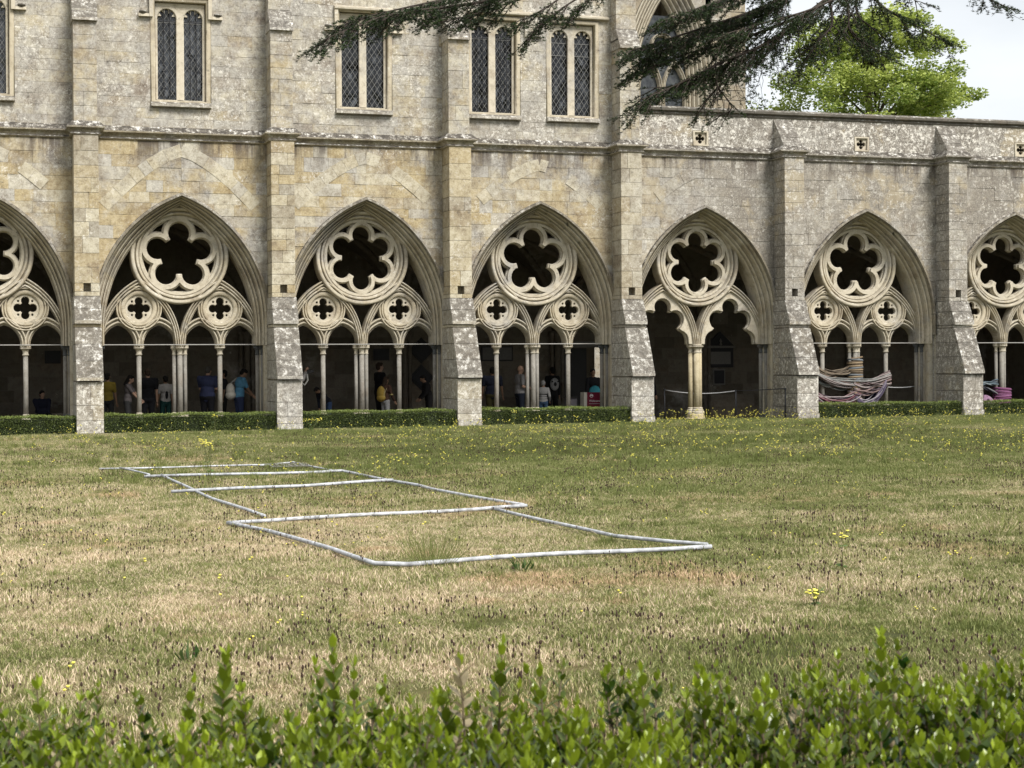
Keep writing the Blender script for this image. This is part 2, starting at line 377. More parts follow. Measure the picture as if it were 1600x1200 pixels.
# parapet above the string course, right of the library
QX = [13.9, 18.75, 23.87]
zs = [7.36, 7.70, 8.0, 8.22]
for ci, (z0, z1) in enumerate(zip(zs, zs[1:])):
    xs = [12.02]+[b for q in QX for b in (q-.23, q+.23)]+[26.2]
    for s0, s1 in zip(xs[::2], xs[1::2]):
        bl = seg_blocks(s0, s1, .5, 1.1)
        if ci == 2: pass
        for xa, xb in zip(bl, bl[1:]):
            p = cut_poly(xa, xb, z0, z1, 0, 0, 0); V, F = prism_xz(p, random.uniform(-.006, .006), .08); arch_stones.append((area(p), V, F, random.random(), M_PAR))
for q in QX:
    a = Acc()
    for z0, z1 in ((7.80, 8.22), (7.36, 7.38)):
        V, F = prism_xz([(q-.226, z0+.004), (q+.226, z0+.004), (q+.226, z1-.004), (q-.226, z1-.004)], .0, .08); a.add(V, F, .3)
    put('panel_surround', a.build('panel_surround', M_PAR), arcade)
    lp = fill_plate([[(q-.19, 7.40), (q+.19, 7.40), (q+.19, 7.78), (q-.19, 7.78)], foil(q, 7.59, 4, .078, .056, rad(128), PI/2, 8)], .03, .10, .008, 'quatrefoil_plate', M_TRA)
    fr = fill_plate([[(q-.225, 7.385), (q+.225, 7.385), (q+.225, 7.795), (q-.225, 7.795)], [(q-.17, 7.43), (q+.17, 7.43), (q+.17, 7.75), (q-.17, 7.75)]], -.03, .04, .01, 'quatrefoil_panel', M_TRA)
    f = put('quatrefoil_panel', fr, arcade); sub('quatrefoil_plate', lp, f)

# ---- library storey blocks round its windows
WINX = [(-4.60, .60), (.07, .60), (4.66, .60), (8.09, .60), (10.27, .60)]
WZ0, WZ1 = 8.06, 10.42
zs = courses(7.36, ZTOP, .25, .34, fixed=(7.86, 10.62))
for z0, z1 in zip(zs, zs[1:]):
    cuts = []
    for wx, hw in WINX:
        if 7.85 < (z0+z1)/2 < 10.63: cuts.append((wx-hw-.14, wx+hw+.14))
    stops = [(-7.2, 11.95)]
    for c0, c1 in cuts:
        a0, b0 = stops.pop(); stops += [(a0, c0), (c1, b0)]
    # buttress shafts hide the joints behind them
    for s0, s1 in stops:
        if s1-s0 < .05: continue
        xs = seg_blocks(s0, s1, .36, .9)
        for xa, xb in zip(xs, xs[1:]):
            p = cut_poly(xa, xb, z0, z1, 0, 0, 0); V, F = prism_xz(p, .03+random.uniform(-.006, .006), .10)
            lib_stones.append((area(p)*(.2 if z0 > 11.6 else 1), V, F, random.random(), M_UPP))
def emit(stones, parent, limit=285):
    stones.sort(key=lambda s: -s[0])
    for a, V, F, r, m in stones[:limit]: put('stone', mesh('stone', V, F, m, rnd=r), parent)
    rest = {}
    for a, V, F, r, m in stones[limit:]: rest.setdefault(m, Acc()).add(V, F, r)
    for m, acc in rest.items():
        o = put('small_stones', acc.build('small_stones', m), parent, kind='stuff')
emit(arch_stones, arcade); emit(lib_stones, library)

# ---- backing walls (mortar seen in the joints) and the mass of the wall
a = Acc()
for i, xc in enumerate(BAYX):
    l, r = spans(i); l -= .3; r += .3
    out = resample(arch_curve(xc, HOOD[0]-.06, HOOD[1], HOOD[2]-.06, ZFLOOR-.1), 40)
    for y in (.02, .82):
        V = []; F = []
        for x, z in out:
            V += [(x, y, z), (x, y, ZSTR+.35)]
        F = [(2*k, 2*k+2, 2*k+3, 2*k+1) for k in range(len(out)-1)]
        a.add(V, F); 
        for xa, xb in ((l, xc-HOOD[0]+.06), (xc+HOOD[0]-.06, r)):
            if xb > xa: a.add([(xa, y, -.3), (xb, y, -.3), (xb, y, ZSTR+.35), (xa, y, ZSTR+.35)], [(0, 1, 2, 3)])
qx = [12.0]+[v for q in (13.9, 18.75, 23.87) for v in (q-.2, q+.2)]+[26.2]
for q0, q1 in zip(qx[::2], qx[1::2]): a.box(q0, q1, .04, .5, ZSTR+.35, 8.26)
for q in (13.9, 18.75, 23.87): a.box(q-.2, q+.2, .04, .5, 7.80, 8.26); a.box(q-.2, q+.2, .45, .5, ZSTR+.35, 7.8); a.box(q-.2, q+.2, .04, .45, ZSTR+.35, 7.38)
wallmass = put('wall_core', a.build('wall_core', M_MORT), arcade)
a = Acc()
cuts = [-7.2]+[v for wx, hw in WINX for v in (wx-hw-.1, wx+hw+.1)]+[11.93]
for s0, s1 in zip(cuts[::2], cuts[1::2]): a.box(s0, s1, .05, .75, ZSTR+.36, ZTOP)
for wx, hw in WINX:
    a.box(wx-hw-.1, wx+hw+.1, .06, .74, ZSTR+.36, 7.90); a.box(wx-hw-.1, wx+hw+.1, .06, .74, 10.56, ZTOP)
a.box(11.2, 11.93, .76, 7.5, ZSTR+.36, ZTOP); a.box(-7.2, -6.7, .76, 7.5, ZSTR+.36, ZTOP); a.box(-7.2, 11.93, 7.5, 8., ZSTR+.36, ZTOP)
put('wall_core', a.build('wall_core', M_MORT), library)
a = Acc(); a.box(-7.3, 12.05, -.1, 8.1, ZTOP, ZTOP+.25); put('roof', a.build('roof', M_COP), library)
a = Acc(); a.box(-6.6, 11.1, .8, 7.4, 7.50, 7.6); put('upper_floor', a.build('upper_floor', M_INT), library)
# corner strip of the library, right of its last buttress
a = Acc()
for z0, z1 in zip(zs, zs[1:]):
    V, F = prism_yz([(.1, z0+.004), (.9, z0+.004), (.9, z1-.004), (.1, z1-.004)], 11.93, 11.985); a.add(V, F, random.random())
put('corner_stones', a.build('corner_stones', M_UPP), library, kind='stuff')

# ---- string course and coping
def sweep_path(path, prof, name, mat, r=.4):
    """path in XY (wall side on the left hand), prof = [(out, z)]"""
    n = len(path); offs = []
    for i in range(n):
        d0 = (Vector(path[i])-Vector(path[max(i-1, 0)])) if i else Vector(path[1])-Vector(path[0])
        d1 = (Vector(path[min(i+1, n-1)])-Vector(path[i])) if i < n-1 else d0
        d0.normalize(); d1.normalize(); n0 = Vector((d0.y, -d0.x)); n1 = Vector((d1.y, -d1.x)); m = (n0+n1)
        m = m/m.length_squared*2 if m.length > 1e-6 else n0; offs.append(m)
    V = [(path[i][0]+offs[i].x*q, path[i][1]+offs[i].y*q, z) for i in range(n) for q, z in prof]; k = len(prof)
    F = [(i*k+j, (i+1)*k+j, (i+1)*k+j+1, i*k+j+1) for i in range(n-1) for j in range(k-1)]
    F += [tuple(range(k)), tuple((n-1)*k+j for j in range(k))[::-1]]
    return mesh(name, V, F, mat, rnd=r)
SPROF = [(-.03, ZSTR-.01), (.035, ZSTR), (.055, ZSTR+.025), (.04, ZSTR+.05), (.02, ZSTR+.06), (.035, ZSTR+.11), (.085, ZSTR+.15), (.13, ZSTR+.165), (.135, ZSTR+.20), (.0, ZSTR+.335), (-.03, ZSTR+.34)]
ends = [-7.2]+[(BUTX[k]+BUTX[k+1])/2 for k in range(5)]+[26.2]
for k in range(6):
    b = BUTX[k]; P = .68
    path = [(ends[k]+.003, 0), (b-HB-.02, 0), (b-HB-.02, -P), (b+HB+.02, -P), (b+HB+.02, 0), (ends[k+1]-.003, 0)]
    # thin stones of the string: break it into lengths
    pieces = []
    for (x0, y0), (x1, y1) in zip(path, path[1:]):
        pass
    put('string_course', sweep_path(path, SPROF, 'string_course', M_STR, random.random()), arcade)
CPROF = [(-.02, 8.20), (.03, 8.21), (.05, 8.24), (.03, 8.27), (.045, 8.29), (.11, 8.31), (.12, 8.37), (.02, 8.43), (-.25, 8.46), (-.5, 8.41), (-.5, 8.2)]
x = 11.99
while x < 26.1:
    x2 = min(26.2, x+random.uniform(.9, 1.4)); put('coping_stone', sweep_path([(x+.003, .01), (x2-.003, .01+random.uniform(-.004, .004))], CPROF, 'coping_stone', M_COP, random.random()), arcade); x = x2

# ---- relieving arches over the openings
def relieving(xc, halves, zap, zend, wid=.31, half=1.95, n=7, seed=0):
    rr = random.Random(seed)
    for sgn in halves:
        ts = [0]
        while ts[-1] < 1: ts.append(ts[-1]+rr.uniform(.10, .2))
        ts[-1] = 1
        for k, (t0, t1) in enumerate(zip(ts, ts[1:])):
            if rr.random() < (.1 if sgn < 0 else .22): continue
            q = []
            for t, w in ((t0+.001, 0), (t1-.001, 0), (t1-.001, 1), (t0+.001, 1)):
                x = half*t; z = zap-(zap-zend)*(t**1.45); dx, dz = 1, -(zap-zend)*1.45*max(t, .05)**.45/half; L_ = math.hypot(dx, dz)
                nx, nz = -dz/L_, dx/L_; q.append((xc+sgn*(x+nx*wid*(w-.5)), z+nz*wid*(w-.5)))
            if sgn > 0: q = q[::1]
            else: q = q[::-1]
            if min(p[0] for p in q) < xc-2.04 or max(p[0] for p in q) > xc+2.04: continue
            if area(q) < .01: continue
            V, F = prism_xz(q, -.008-rr.uniform(0, .003), .02, .002); put('voussoir', mesh('voussoir', V, F, M_VOU, rnd=rr.random()), arcade)
relieving(BAYX[0], (1,), 6.8, 5.45, seed=1); relieving(BAYX[1], (-1, 1), 6.84, 5.35, seed=2); relieving(BAYX[2], (-1, 1), 6.8, 5.45, seed=3)
relieving(BAYX[3], (-1, 1), 6.75, 5.5, seed=8); relieving(BAYX[4], (-1,), 6.75, 5.5, seed=5)

# ------------------------------------------------------------------ the traceried openings (built once at x = 0, then copied)
YT = .50
def band(outer, inner, y0, depth, n_roll, amp, cyclic=False, name='band', mat=M_TRA, r=.3, flat=.0):
    pr = [(0, y0+depth), (0, y0+amp*.5)]+rolls(0., y0, 1., y0, n_roll, amp)[0:]+[(1, y0+amp*.5), (1, y0+depth)]
    V, F = loft(outer, inner, pr, cyclic); return mesh(name, V, F, mat, True, r)
def smooth_by_angle(me, ang=35):
    me.polygons.foreach_set('use_smooth', [True]*len(me.polygons))
    bm = bmesh.new(); bm.from_mesh(me)
    for e_ in bm.edges:
        e_.smooth = not (len(e_.link_faces) == 2 and e_.calc_face_angle(0) > rad(ang))
    bm.to_mesh(me); bm.free(); return me
N = 44
hood_o = resample(arch_curve(0, HOOD[0], HOOD[1], HOOD[2], 2.3), N)
hood_i = resample(arch_curve(0, HOOD[0]-.075, HOOD[1]-.02, HOOD[2]-.09, 2.3), N)
in_o = resample(arch_curve(0, HOOD[0]-.075, HOOD[1]-.02, HOOD[2]-.09, ZS), N)
in_i = resample(arch_curve(0, 1.84, 2.40, 5.50, ZS), N)
ME = {}
V, F = loft(hood_o, hood_i, [(-.02, .03), (-.02, -.05), (.15, -.10), (.8, -.115), (1.05, -.08), (1.1, .0), (1.0, .06)])
ME['hood'] = smooth_by_angle(mesh('hood_mould', V, F, M_HOOD, rnd=.3), 30)
pr = [(-.04, .09)]+rolls(.0, .03, .48, .20, 2, .045)+[(.50, .33)]+rolls(.53, .27, .98, .44, 2, .04)+[(1.0, .56), (1.0, .9)]
V, F = loft(in_o, in_i, pr); ME['mould'] = smooth_by_angle(mesh('arch_moulding', V, F, M_TRA, rnd=.2), 40)
# jambs below the capitals
def jamb_bm(z0):
    a = Acc()
    for s in (-1, 1):
        pl = [(2.22, -.004), (2.165, .0), (2.155, .07), (2.035, .10), (2.015, .15), (2.02, .30), (2.06, .34), (2.06, .46), (2.0, .52), (1.97, .66), (1.97, .80), (2.22, .80)]
        V = [(s*x, y, z) for z in (z0, 1.0, ZS-.001, 2.75) for x, y in pl]; k = len(pl)
        F = [((r_*k+j), (r_*k+(j+1) % k), ((r_+1)*k+(j+1) % k), ((r_+1)*k+j)) for r_ in range(3) for j in range(k)]+[tuple(3*k+j for j in range(k))]
        a.add(V, F, .5)
    return smooth_by_angle(a.build('jamb', M_TRA), 50)
ME['jamb'] = jamb_bm(ZFLOOR-.05)
# rose
RZ = 4.29; RO, RI = 1.21, .965
FB = .009
for nf in (5, 6):
    prR = [(0, YT+.35), (0, YT+.03)]+rolls(0, YT-.01, .42, YT-.01, 1, .05)+[(.44, YT+.07), (.52, YT+.07)]+rolls(.54, YT+.01, .78, YT+.02, 1, .03)+[(.80, YT+.05), (1.0, YT+.10), (1.0, YT+.14)]
    V, F = loft(circle(0, RZ, RO, 72), circle(0, RZ, RI, 72), prR, True); ME['rose%d' % nf] = smooth_by_angle(mesh('rose_ring', V, F, M_TRA, rnd=.1), 40)
    if nf == 5: d, r, th, eye = .56, .262, rad(127), .885
    else: d, r, th, eye = .585, .225, rad(122), .87
    def eye_loops(rm, ro):
        out = []; dlt = PI/nf; lat, ra = d*math.sin(dlt), d*math.cos(dlt)
        rin = ra+math.sqrt(rm*rm-lat*lat)
        # angle from the bisector where the circle round the lobe meets the outer circle
        ca = (d*d+ro*ro-rm*rm)/(2*d*ro); am = dlt-math.acos(max(-1, min(1, ca)))
        side = []
        for q in range(6):
            aa = am*q/5; # points on the lobe circle seen under angle aa from the bisector
            ga = dlt-aa; rr_ = d*math.cos(ga)+math.sqrt(max(0, rm*rm-(d*math.sin(ga))**2)); side.append((rr_, aa))
        pol = side+[(ro, am*(1-2*q/5)) for q in range(1, 5)]+[(r_, -a_) for r_, a_ in side[:0:-1]]
        for k in range(nf):
            b = PI/2+dlt+2*PI*k/nf; out.append([(r_*math.cos(b+a_), RZ+r_*math.sin(b+a_)) for r_, a_ in pol])
        return out
    eyes = eye_loops(.43 if nf == 5 else .372, .885); eyes2 = eye_loops(.395 if nf == 5 else .345, .92)
    ME['foilb%d' % nf] = fill_plate([circle(0, RZ, 1.0, 64), foil(0, RZ, nf, d, r, th)]+eyes, YT+.13, YT+.30, .025, 'foil_plate', M_TRA)
    ME['foilf%d' % nf] = fill_plate([circle(0, RZ, .99, 64), foil(0, RZ, nf, d+.004, r+.024, th-rad(6))]+eyes2, YT+.05, YT+.128, FB, 'foil_face', M_TRA)
def course_tones(me, n, k=3, seed=0):
    """each cut stone along a moulding keeps its own tone"""
    r_ = np.random.default_rng(seed); tb = r_.random(n//k+2); v = tb[(np.arange(len(me.vertices)) % n)//k]; me.attributes['rnd'].data.foreach_set('value', v.astype(np.float32))
course_tones(ME['mould'], N+1, 3, 1); course_tones(ME['hood'], N+1, 3, 2); course_tones(ME['rose5'], 72, 5, 3); course_tones(ME['rose6'], 72, 5, 4)
# sub arches, small quatrefoil rings and lancets
SX = 1.0
def sub_arch(sx, r=.3):
    o = resample(arch_curve(sx, 1.02, 2.05, 3.72, ZS), 34); i_ = resample(arch_curve(sx, .86, 2.05, 3.46, ZS), 34)
    V, F = loft(o, i_, [(0, YT+.3), (0, YT+.06)]+rolls(0, YT+.02, 1, YT+.05, 3, .04)+[(1, YT+.36)]); return smooth_by_angle(mesh('sub_arch', V, F, M_TRA, rnd=r), 40)
def lancet(lx):
    o = resample(arch_curve(lx, .535, 2.07, 2.76, ZS), 26); i_ = resample(arch_curve(lx, .385, 2.07, 2.56, ZS), 26)
    V, F = loft(o, i_, [(0, YT+.33), (0, YT+.09)]+rolls(0, YT+.06, 1, YT+.12, 2, .035)+[(1, YT+.38)]); return smooth_by_angle(mesh('lancet_arch', V, F, M_TRA, rnd=.4), 40)
def small_ring(sx):
    o = circle(sx, 2.975, .56, 48); i_ = circle(sx, 2.975, .33, 48)
    V, F = loft(o, i_, [(0, YT+.3), (0, YT+.08)]+rolls(0, YT+.05, .55, YT+.06, 2, .028)+rolls(.55, YT+.07, 1, YT+.10, 1, .02)+[(1., YT+.16)], True); return smooth_by_angle(mesh('quatrefoil_ring', V, F, M_TRA, rnd=.6), 40)
def small_plate(sx):
    eyes = [circle(sx+.235*math.cos(PI/4+PI/2*k), 2.975+.235*math.sin(PI/4+PI/2*k), .026, 8) for k in range(4)]
    return fill_plate([circle(sx, 2.975, .345, 40), foil(sx, 2.975, 4, .178, .098, rad(130), PI/2, 10)]+eyes, YT+.13, YT+.26, .015, 'quatrefoil_plate', M_TRA)
for s, nm in ((-1, 'l'), (1, 'r')):
    ME['sub'+nm] = sub_arch(s*SX); course_tones(ME['sub'+nm], 35, 3, 7+s); ME['ring'+nm] = small_ring(s*SX); ME['plate'+nm] = small_plate(s*SX)
    for t, nn in ((-1, 'a'), (1, 'b')): ME['lan'+nm+nn] = lancet(s*SX+t*.5)
    # little web between the two lancets under the ring
    a = Acc(); V, F = prism_xz([(s*SX-.07, 2.28), (s*SX+.07, 2.28), (s*SX+.2, 2.52), (s*SX-.2, 2.52)], YT+.12, YT+.3, .01); a.add(V, F, .3); ME['web'+nm] = a.build('web', M_TRA)
    # cinquefoil head of the doorway bay: arch plate with a cusped opening
    sx = s*SX
    oc = resample(arch_curve(sx, .93, 2.05, 3.58, ZS), 40)
    arc = lambda cx_, cz_, rr_, a0, a1, k_=9: [(cx_+rr_*math.cos(rad(a0+(a1-a0)*q/k_)), cz_+rr_*math.sin(rad(a0+(a1-a0)*q/k_))) for q in range(k_+1)]
    rt_ = arc(0, 3.03, .225, 90, -28)+arc(.36, 2.70, .235, 120, -64)+arc(.44, 2.15, .28, 72, 0)+[(.72, ZS)]
    inn = [(sx-x, z) for x, z in rt_[::-1]]+[(sx+x, z) for x, z in rt_[1:]]
    for key, yy0, yy1, grow in (('cinqb', YT+.16, YT+.30, 0.), ('cinqf', YT+.06, YT+.155, .04)):
        ii = [(sx+(x-sx)*(1+grow*1.2), z+grow*.9*(1 if z > 2.6 else 0)) for x, z in inn]
        ME[key+nm] = fill_plate([oc[:]+ii[::-1]], yy0, yy1, .02, 'cusped_head', M_TRA)
# capitals and shafts
CAPP = [(.062, 1.80), (.072, 1.815), (.086, 1.83), (.072, 1.85), (.066, 1.87), (.075, 1.93), (.10, 1.965), (.125, 1.975), (.137, 1.99), (.13, 2.005), (.118, 2.012), (.132, 2.025), (.13, ZS+.004)]
def shaft(x, y, r, z0, mat=M_MARB, cap=M_TRA, k=1.):
    a = Acc(); a.lathe([(r, z0+.05), (r*.97, 1.0), (r*.95, 1.81)], x, y, 14, random.random()); sh = a.build('column', mat, True)
    b = Acc(); b.lathe([(q*r/.062*k, z) for q, z in CAPP], x, y, 18, .3); cp = smooth_by_angle(b.build('capital', cap), 40)
    c = Acc(); c.lathe([(r*1.9, z0), (r*1.9, z0+.05), (r*1.55, z0+.07), (r*1.6, z0+.10), (r*1.2, z0+.12), (r*1.3, z0+.15), (r, z0+.17)], x, y, 16, .3); bs = smooth_by_angle(c.build('column_base', cap), 40)
    return sh, cp, bs
SILL = .22
cols = {'single': [], 'door': []}
for s in (-1, 1): cols['single'].append(shaft(s*SX*1.0, YT+.2, .062, SILL))
for dx, dy, r in ((-.135, .22, .05), (0, .14, .068), (.135, .22, .05)): cols['single'].append(shaft(dx, YT+dy, r, SILL, k=.85))
for s in (-1, 1):
    for dx, dy in ((1.93, .18), (2.04, .06)): cols['single'].append(shaft(s*dx, YT+dy-.06, .05, SILL, M_MARB, M_CAPD, .9))
M_CREAMSH = stone_mat('cream_shaft', [(0, (.44, .37, .23)), (1, (.46, .40, .27))], grey=.1, lichen=0, dark=.15, crust=.1, bump=.2, warm_x=False)
for dx, dy, r in ((-.13, .2, .07), (0, .10, .085), (.13, .2, .07)): cols['door'].append(shaft(dx, YT+dy, r, .16, M_CREAMSH, M_TRA, .8))
for s in (-1, 1):
    for dx, dy in ((1.93, .18), (2.04, .06)): cols['door'].append(shaft(s*dx, YT+dy-.06, .05, 0, M_MARB, M_CAPD, .9))
a = Acc(); a.lathe([(.30, -.12), (.30, .02), (.26, .05), (.25, .12), (.21, .17)], 0, YT+.16, 8, .3); ME['plinth'] = a.build('plinth', M_CREAMSH)
for i, xc in enumerate(BAYX):
    Lc = (xc, 0, 0)
    def P_(name, key, par=None):
        if par is None: return put(name, ME[key], arcade, Lc)
        return sub(name, ME[key], par)
    P_('hood_mould', 'hood'); P_('arch_moulding', 'mould'); P_('jamb', 'jamb')
    rs = P_('rose_ring', 'rose%d' % FOIL[i]); P_('foil_plate', 'foilb%d' % FOIL[i], rs); P_('foil_face', 'foilf%d' % FOIL[i], rs)
    for nm in 'lr':
        sa = P_('sub_arch', 'sub'+nm)
        if i != 4:
            rg = P_('quatrefoil_ring', 'ring'+nm); P_('quatrefoil_plate', 'plate'+nm, rg); P_('web', 'web'+nm, rg)
            for nn in 'ab': P_('lancet_arch', 'lan'+nm+nn, sa)
        else:
            P_('cusped_head', 'cinqb'+nm, sa); P_('cusped_face', 'cinqf'+nm, sa)
    for sh, cp, bs in cols['door' if i == 4 else 'single']:
        o = put('column', sh, arcade, Lc); sub('capital', cp, o); sub('column_base', bs, o)
    if i == 4: P_('plinth', 'plinth')
    else:
        a = Acc(); a.box(-2.2, 2.2, .22, .8, -.3, SILL, .4); put('sill_wall', a.build('sill_wall', M_MORT), arcade, Lc)
        a = Acc(); a.tube([(-2.05, .42, ZS+.02), (2.05, .42, ZS+.02)], .013, 6); put('tie_rod', a.build('tie_rod', M_ROD), arcade, Lc)

# ------------------------------------------------------------------ buttresses
def block(par, poly, x0, x1, mat, name='stone'):
    V, F = prism_yz(poly, x0, x1); put(name, mesh(name, V, F, mat, rnd=random.random()), par)
BLAB = ['pale stepped buttress with big white lichen blotches, far left of the arcade', 'tan stepped buttress right of the five-lobed opening with the queue of people',
        'stepped buttress between the yellow-backpack opening and the red sign opening', 'yellowish stepped buttress just left of the open doorway bay without hedge',
        'stepped buttress under a sloping parapet cap, between the doorway bay and the yarn drapes', 'grey stepped buttress under a sloping parapet cap, right of the yarn drapes']
for k, b in enumerate(BUTX):
    zg = gz(b)-.06
    bt = thing('buttress', BLAB[k], 'buttress', (b, -.7, zg), 'stone buttresses along the cloister')
    x0, x1 = b-HB, b+HB; wx = .012
    core = Acc()
    core.box(b-HB+.03, b+HB-.03, -1.2, .03, zg-.2, 1.2); core.box(b-HB+.03, b+HB-.03, -.8, .03, 1.2, 2.4); core.box(b-HB+.03, b+HB-.03, -.62, .03, 2.4, 3.30)
    core.box(b-HB+.03, b-.09, -.62, .03, 3.30, 3.56); core.box(b+.09, b+HB-.03, -.62, .03, 3.30, 3.56); core.box(b-.10, b+.10, -.45, .03, 3.30, 3.56)
    core.box(b-HB+.03, b+HB-.03, -.62, .03, 3.56, 7.1)
    put('core', core.build('core', M_MORT), bt)
    g = .004
    # foot: courses to the ground
    zs_ = [zg-.25, zg+.02+(.06 if k == 0 else .2)]+[zg+.02+.36*j for j in range(1, 3)]+[1.18]
    for j, (z0, z1) in enumerate(zip(zs_, zs_[1:])):
        pr_ = 1.50 if j == 0 else 1.44
        e_ = .035 if (j == 0 and k == 0) else .012
        if random.random() < .5: xs = [x0-e_-.01, x1+e_+.01]
        else: m = b+random.uniform(-.08, .08); xs = [x0-e_-.01, m, x1+e_+.01]
        for xa, xb in zip(xs, xs[1:]): block(bt, [(-pr_-random.uniform(0, .006), z0+g), (.02, z0+g), (.02, z1-g), (-pr_-random.uniform(0, .006), z1-g)], xa+.002, xb-.002, M_FOOT)
    # lower weathering: slabs down the slope
    def slope(ya, za, yb, zb, n, drip):
        for j in range(n):
            t0, t1 = j/n, (j+1)/n
            p0 = (ya+(yb-ya)*t0, za+(zb-za)*t0); p1 = (ya+(yb-ya)*t1, za+(zb-za)*t1)
            poly = [(p1[0], p1[1]+g), (.02, p1[1]+g), (.02, p0[1]-g), (p0[0], p0[1]-g)]
            if j == n-1: poly = [(p1[0]-.0, p1[1]+.0-drip), (.02, p1[1]-drip), (.02, p0[1]-g), (p0[0], p0[1]-g), (p1[0], p1[1]+.01)]
            block(bt, poly, x0-.018-random.uniform(0, .004), x1+.018+random.uniform(0, .004), M_FOOT, 'weathering_stone')
    slope(-.98, 2.47, -1.53, 1.27, 3, .06)
    block(bt, [(-.94, 2.48), (.02, 2.48), (.02, 2.545), (-.94, 2.545)], x0-.01, x1+.01, M_BUT)
    slope(-.72, 3.22, -1.01, 2.63, 2, .07)
    # shaft
    hi = 10.0 if k < 4 else 7.36
    zz = [3.225, 3.33, 3.53]
    zz += courses(3.53, ZSTR-.0, .26, .4)[1:]
    for z0, z1 in zip(zz, zz[1:]):
        if z0 == 3.33: xs = [x0, b-.085, None, b+.085, x1]
        elif random.random() < .45: m = b+random.uniform(-.12, .12); xs = [x0, m, x1]
        else: xs = [x0, x1]
        for xa, xb in zip(xs, xs[1:]):
            if xa is None or xb is None: continue
            pj = .70+random.uniform(-.006, .006); block(bt, [(-pj, z0+g), (.02, z0+g), (.02, z1-g), (-pj, z1-g)], xa+.002, xb-.002, M_BUT)
    if k < 4:
        core2 = Acc(); core2.box(b-HB+.04, b+HB-.04, -.55, .05, 7.1, 9.8); core2.box(b-.2, b+.2, -.3, .05, 9.8, ZTOP); put('core', core2.build('core', M_MORT), bt)
        zz = courses(7.38, 9.80, .26, .42)
        for z0, z1 in zip(zz, zz[1:]):
            if random.random() < .4: m = b+random.uniform(-.12, .12); xs = [x0+.015, m, x1-.015]
            else: xs = [x0+.015, x1-.015]
            for xa, xb in zip(xs, xs[1:]):
                pj = .61+random.uniform(-.006, .006); block(bt, [(-pj, z0+g), (.04, z0+g), (.04, z1-g), (-pj, z1-g)], xa+.002, xb-.002, M_BUT)
        for ya, za, yb, zb in ((-.55, 10.06, -.69, 9.85), (-.36, 10.34, -.56, 10.08)):
            poly = [(yb, zb-.06), (.04, zb-.06), (.04, za), (ya, za), (yb, zb)]
            block(bt, poly, x0-.005, x1+.005, M_FOOT, 'weathering_stone')
        zz = courses(10.345, ZTOP, .28, .45)
        for z0, z1 in zip(zz, zz[1:]):
            block(bt, [(-.36, z0+g), (.04, z0+g), (.04, z1-g), (-.36, z1-g)], x0+.01, x1-.01, M_BUT if z0 > 10.7 else M_UPP)
    else:
        n_ = 3
        for j in range(n_):
            t0, t1 = j/n_, (j+1)/n_; yA, zA, yB, zB = -.66, 7.38, .0, 8.19
            p0 = (yA+(yB-yA)*t0, zA+(zB-zA)*t0); p1 = (yA+(yB-yA)*t1, zA+(zB-zA)*t1)
            block(bt, [(p0[0], p0[1]+g), (.03, p0[1]+g), (.03, p1[1]-g), (min(p1[0], .01), p1[1]-g)], x0+.01, x1-.01, M_FOOT, 'weathering_stone')

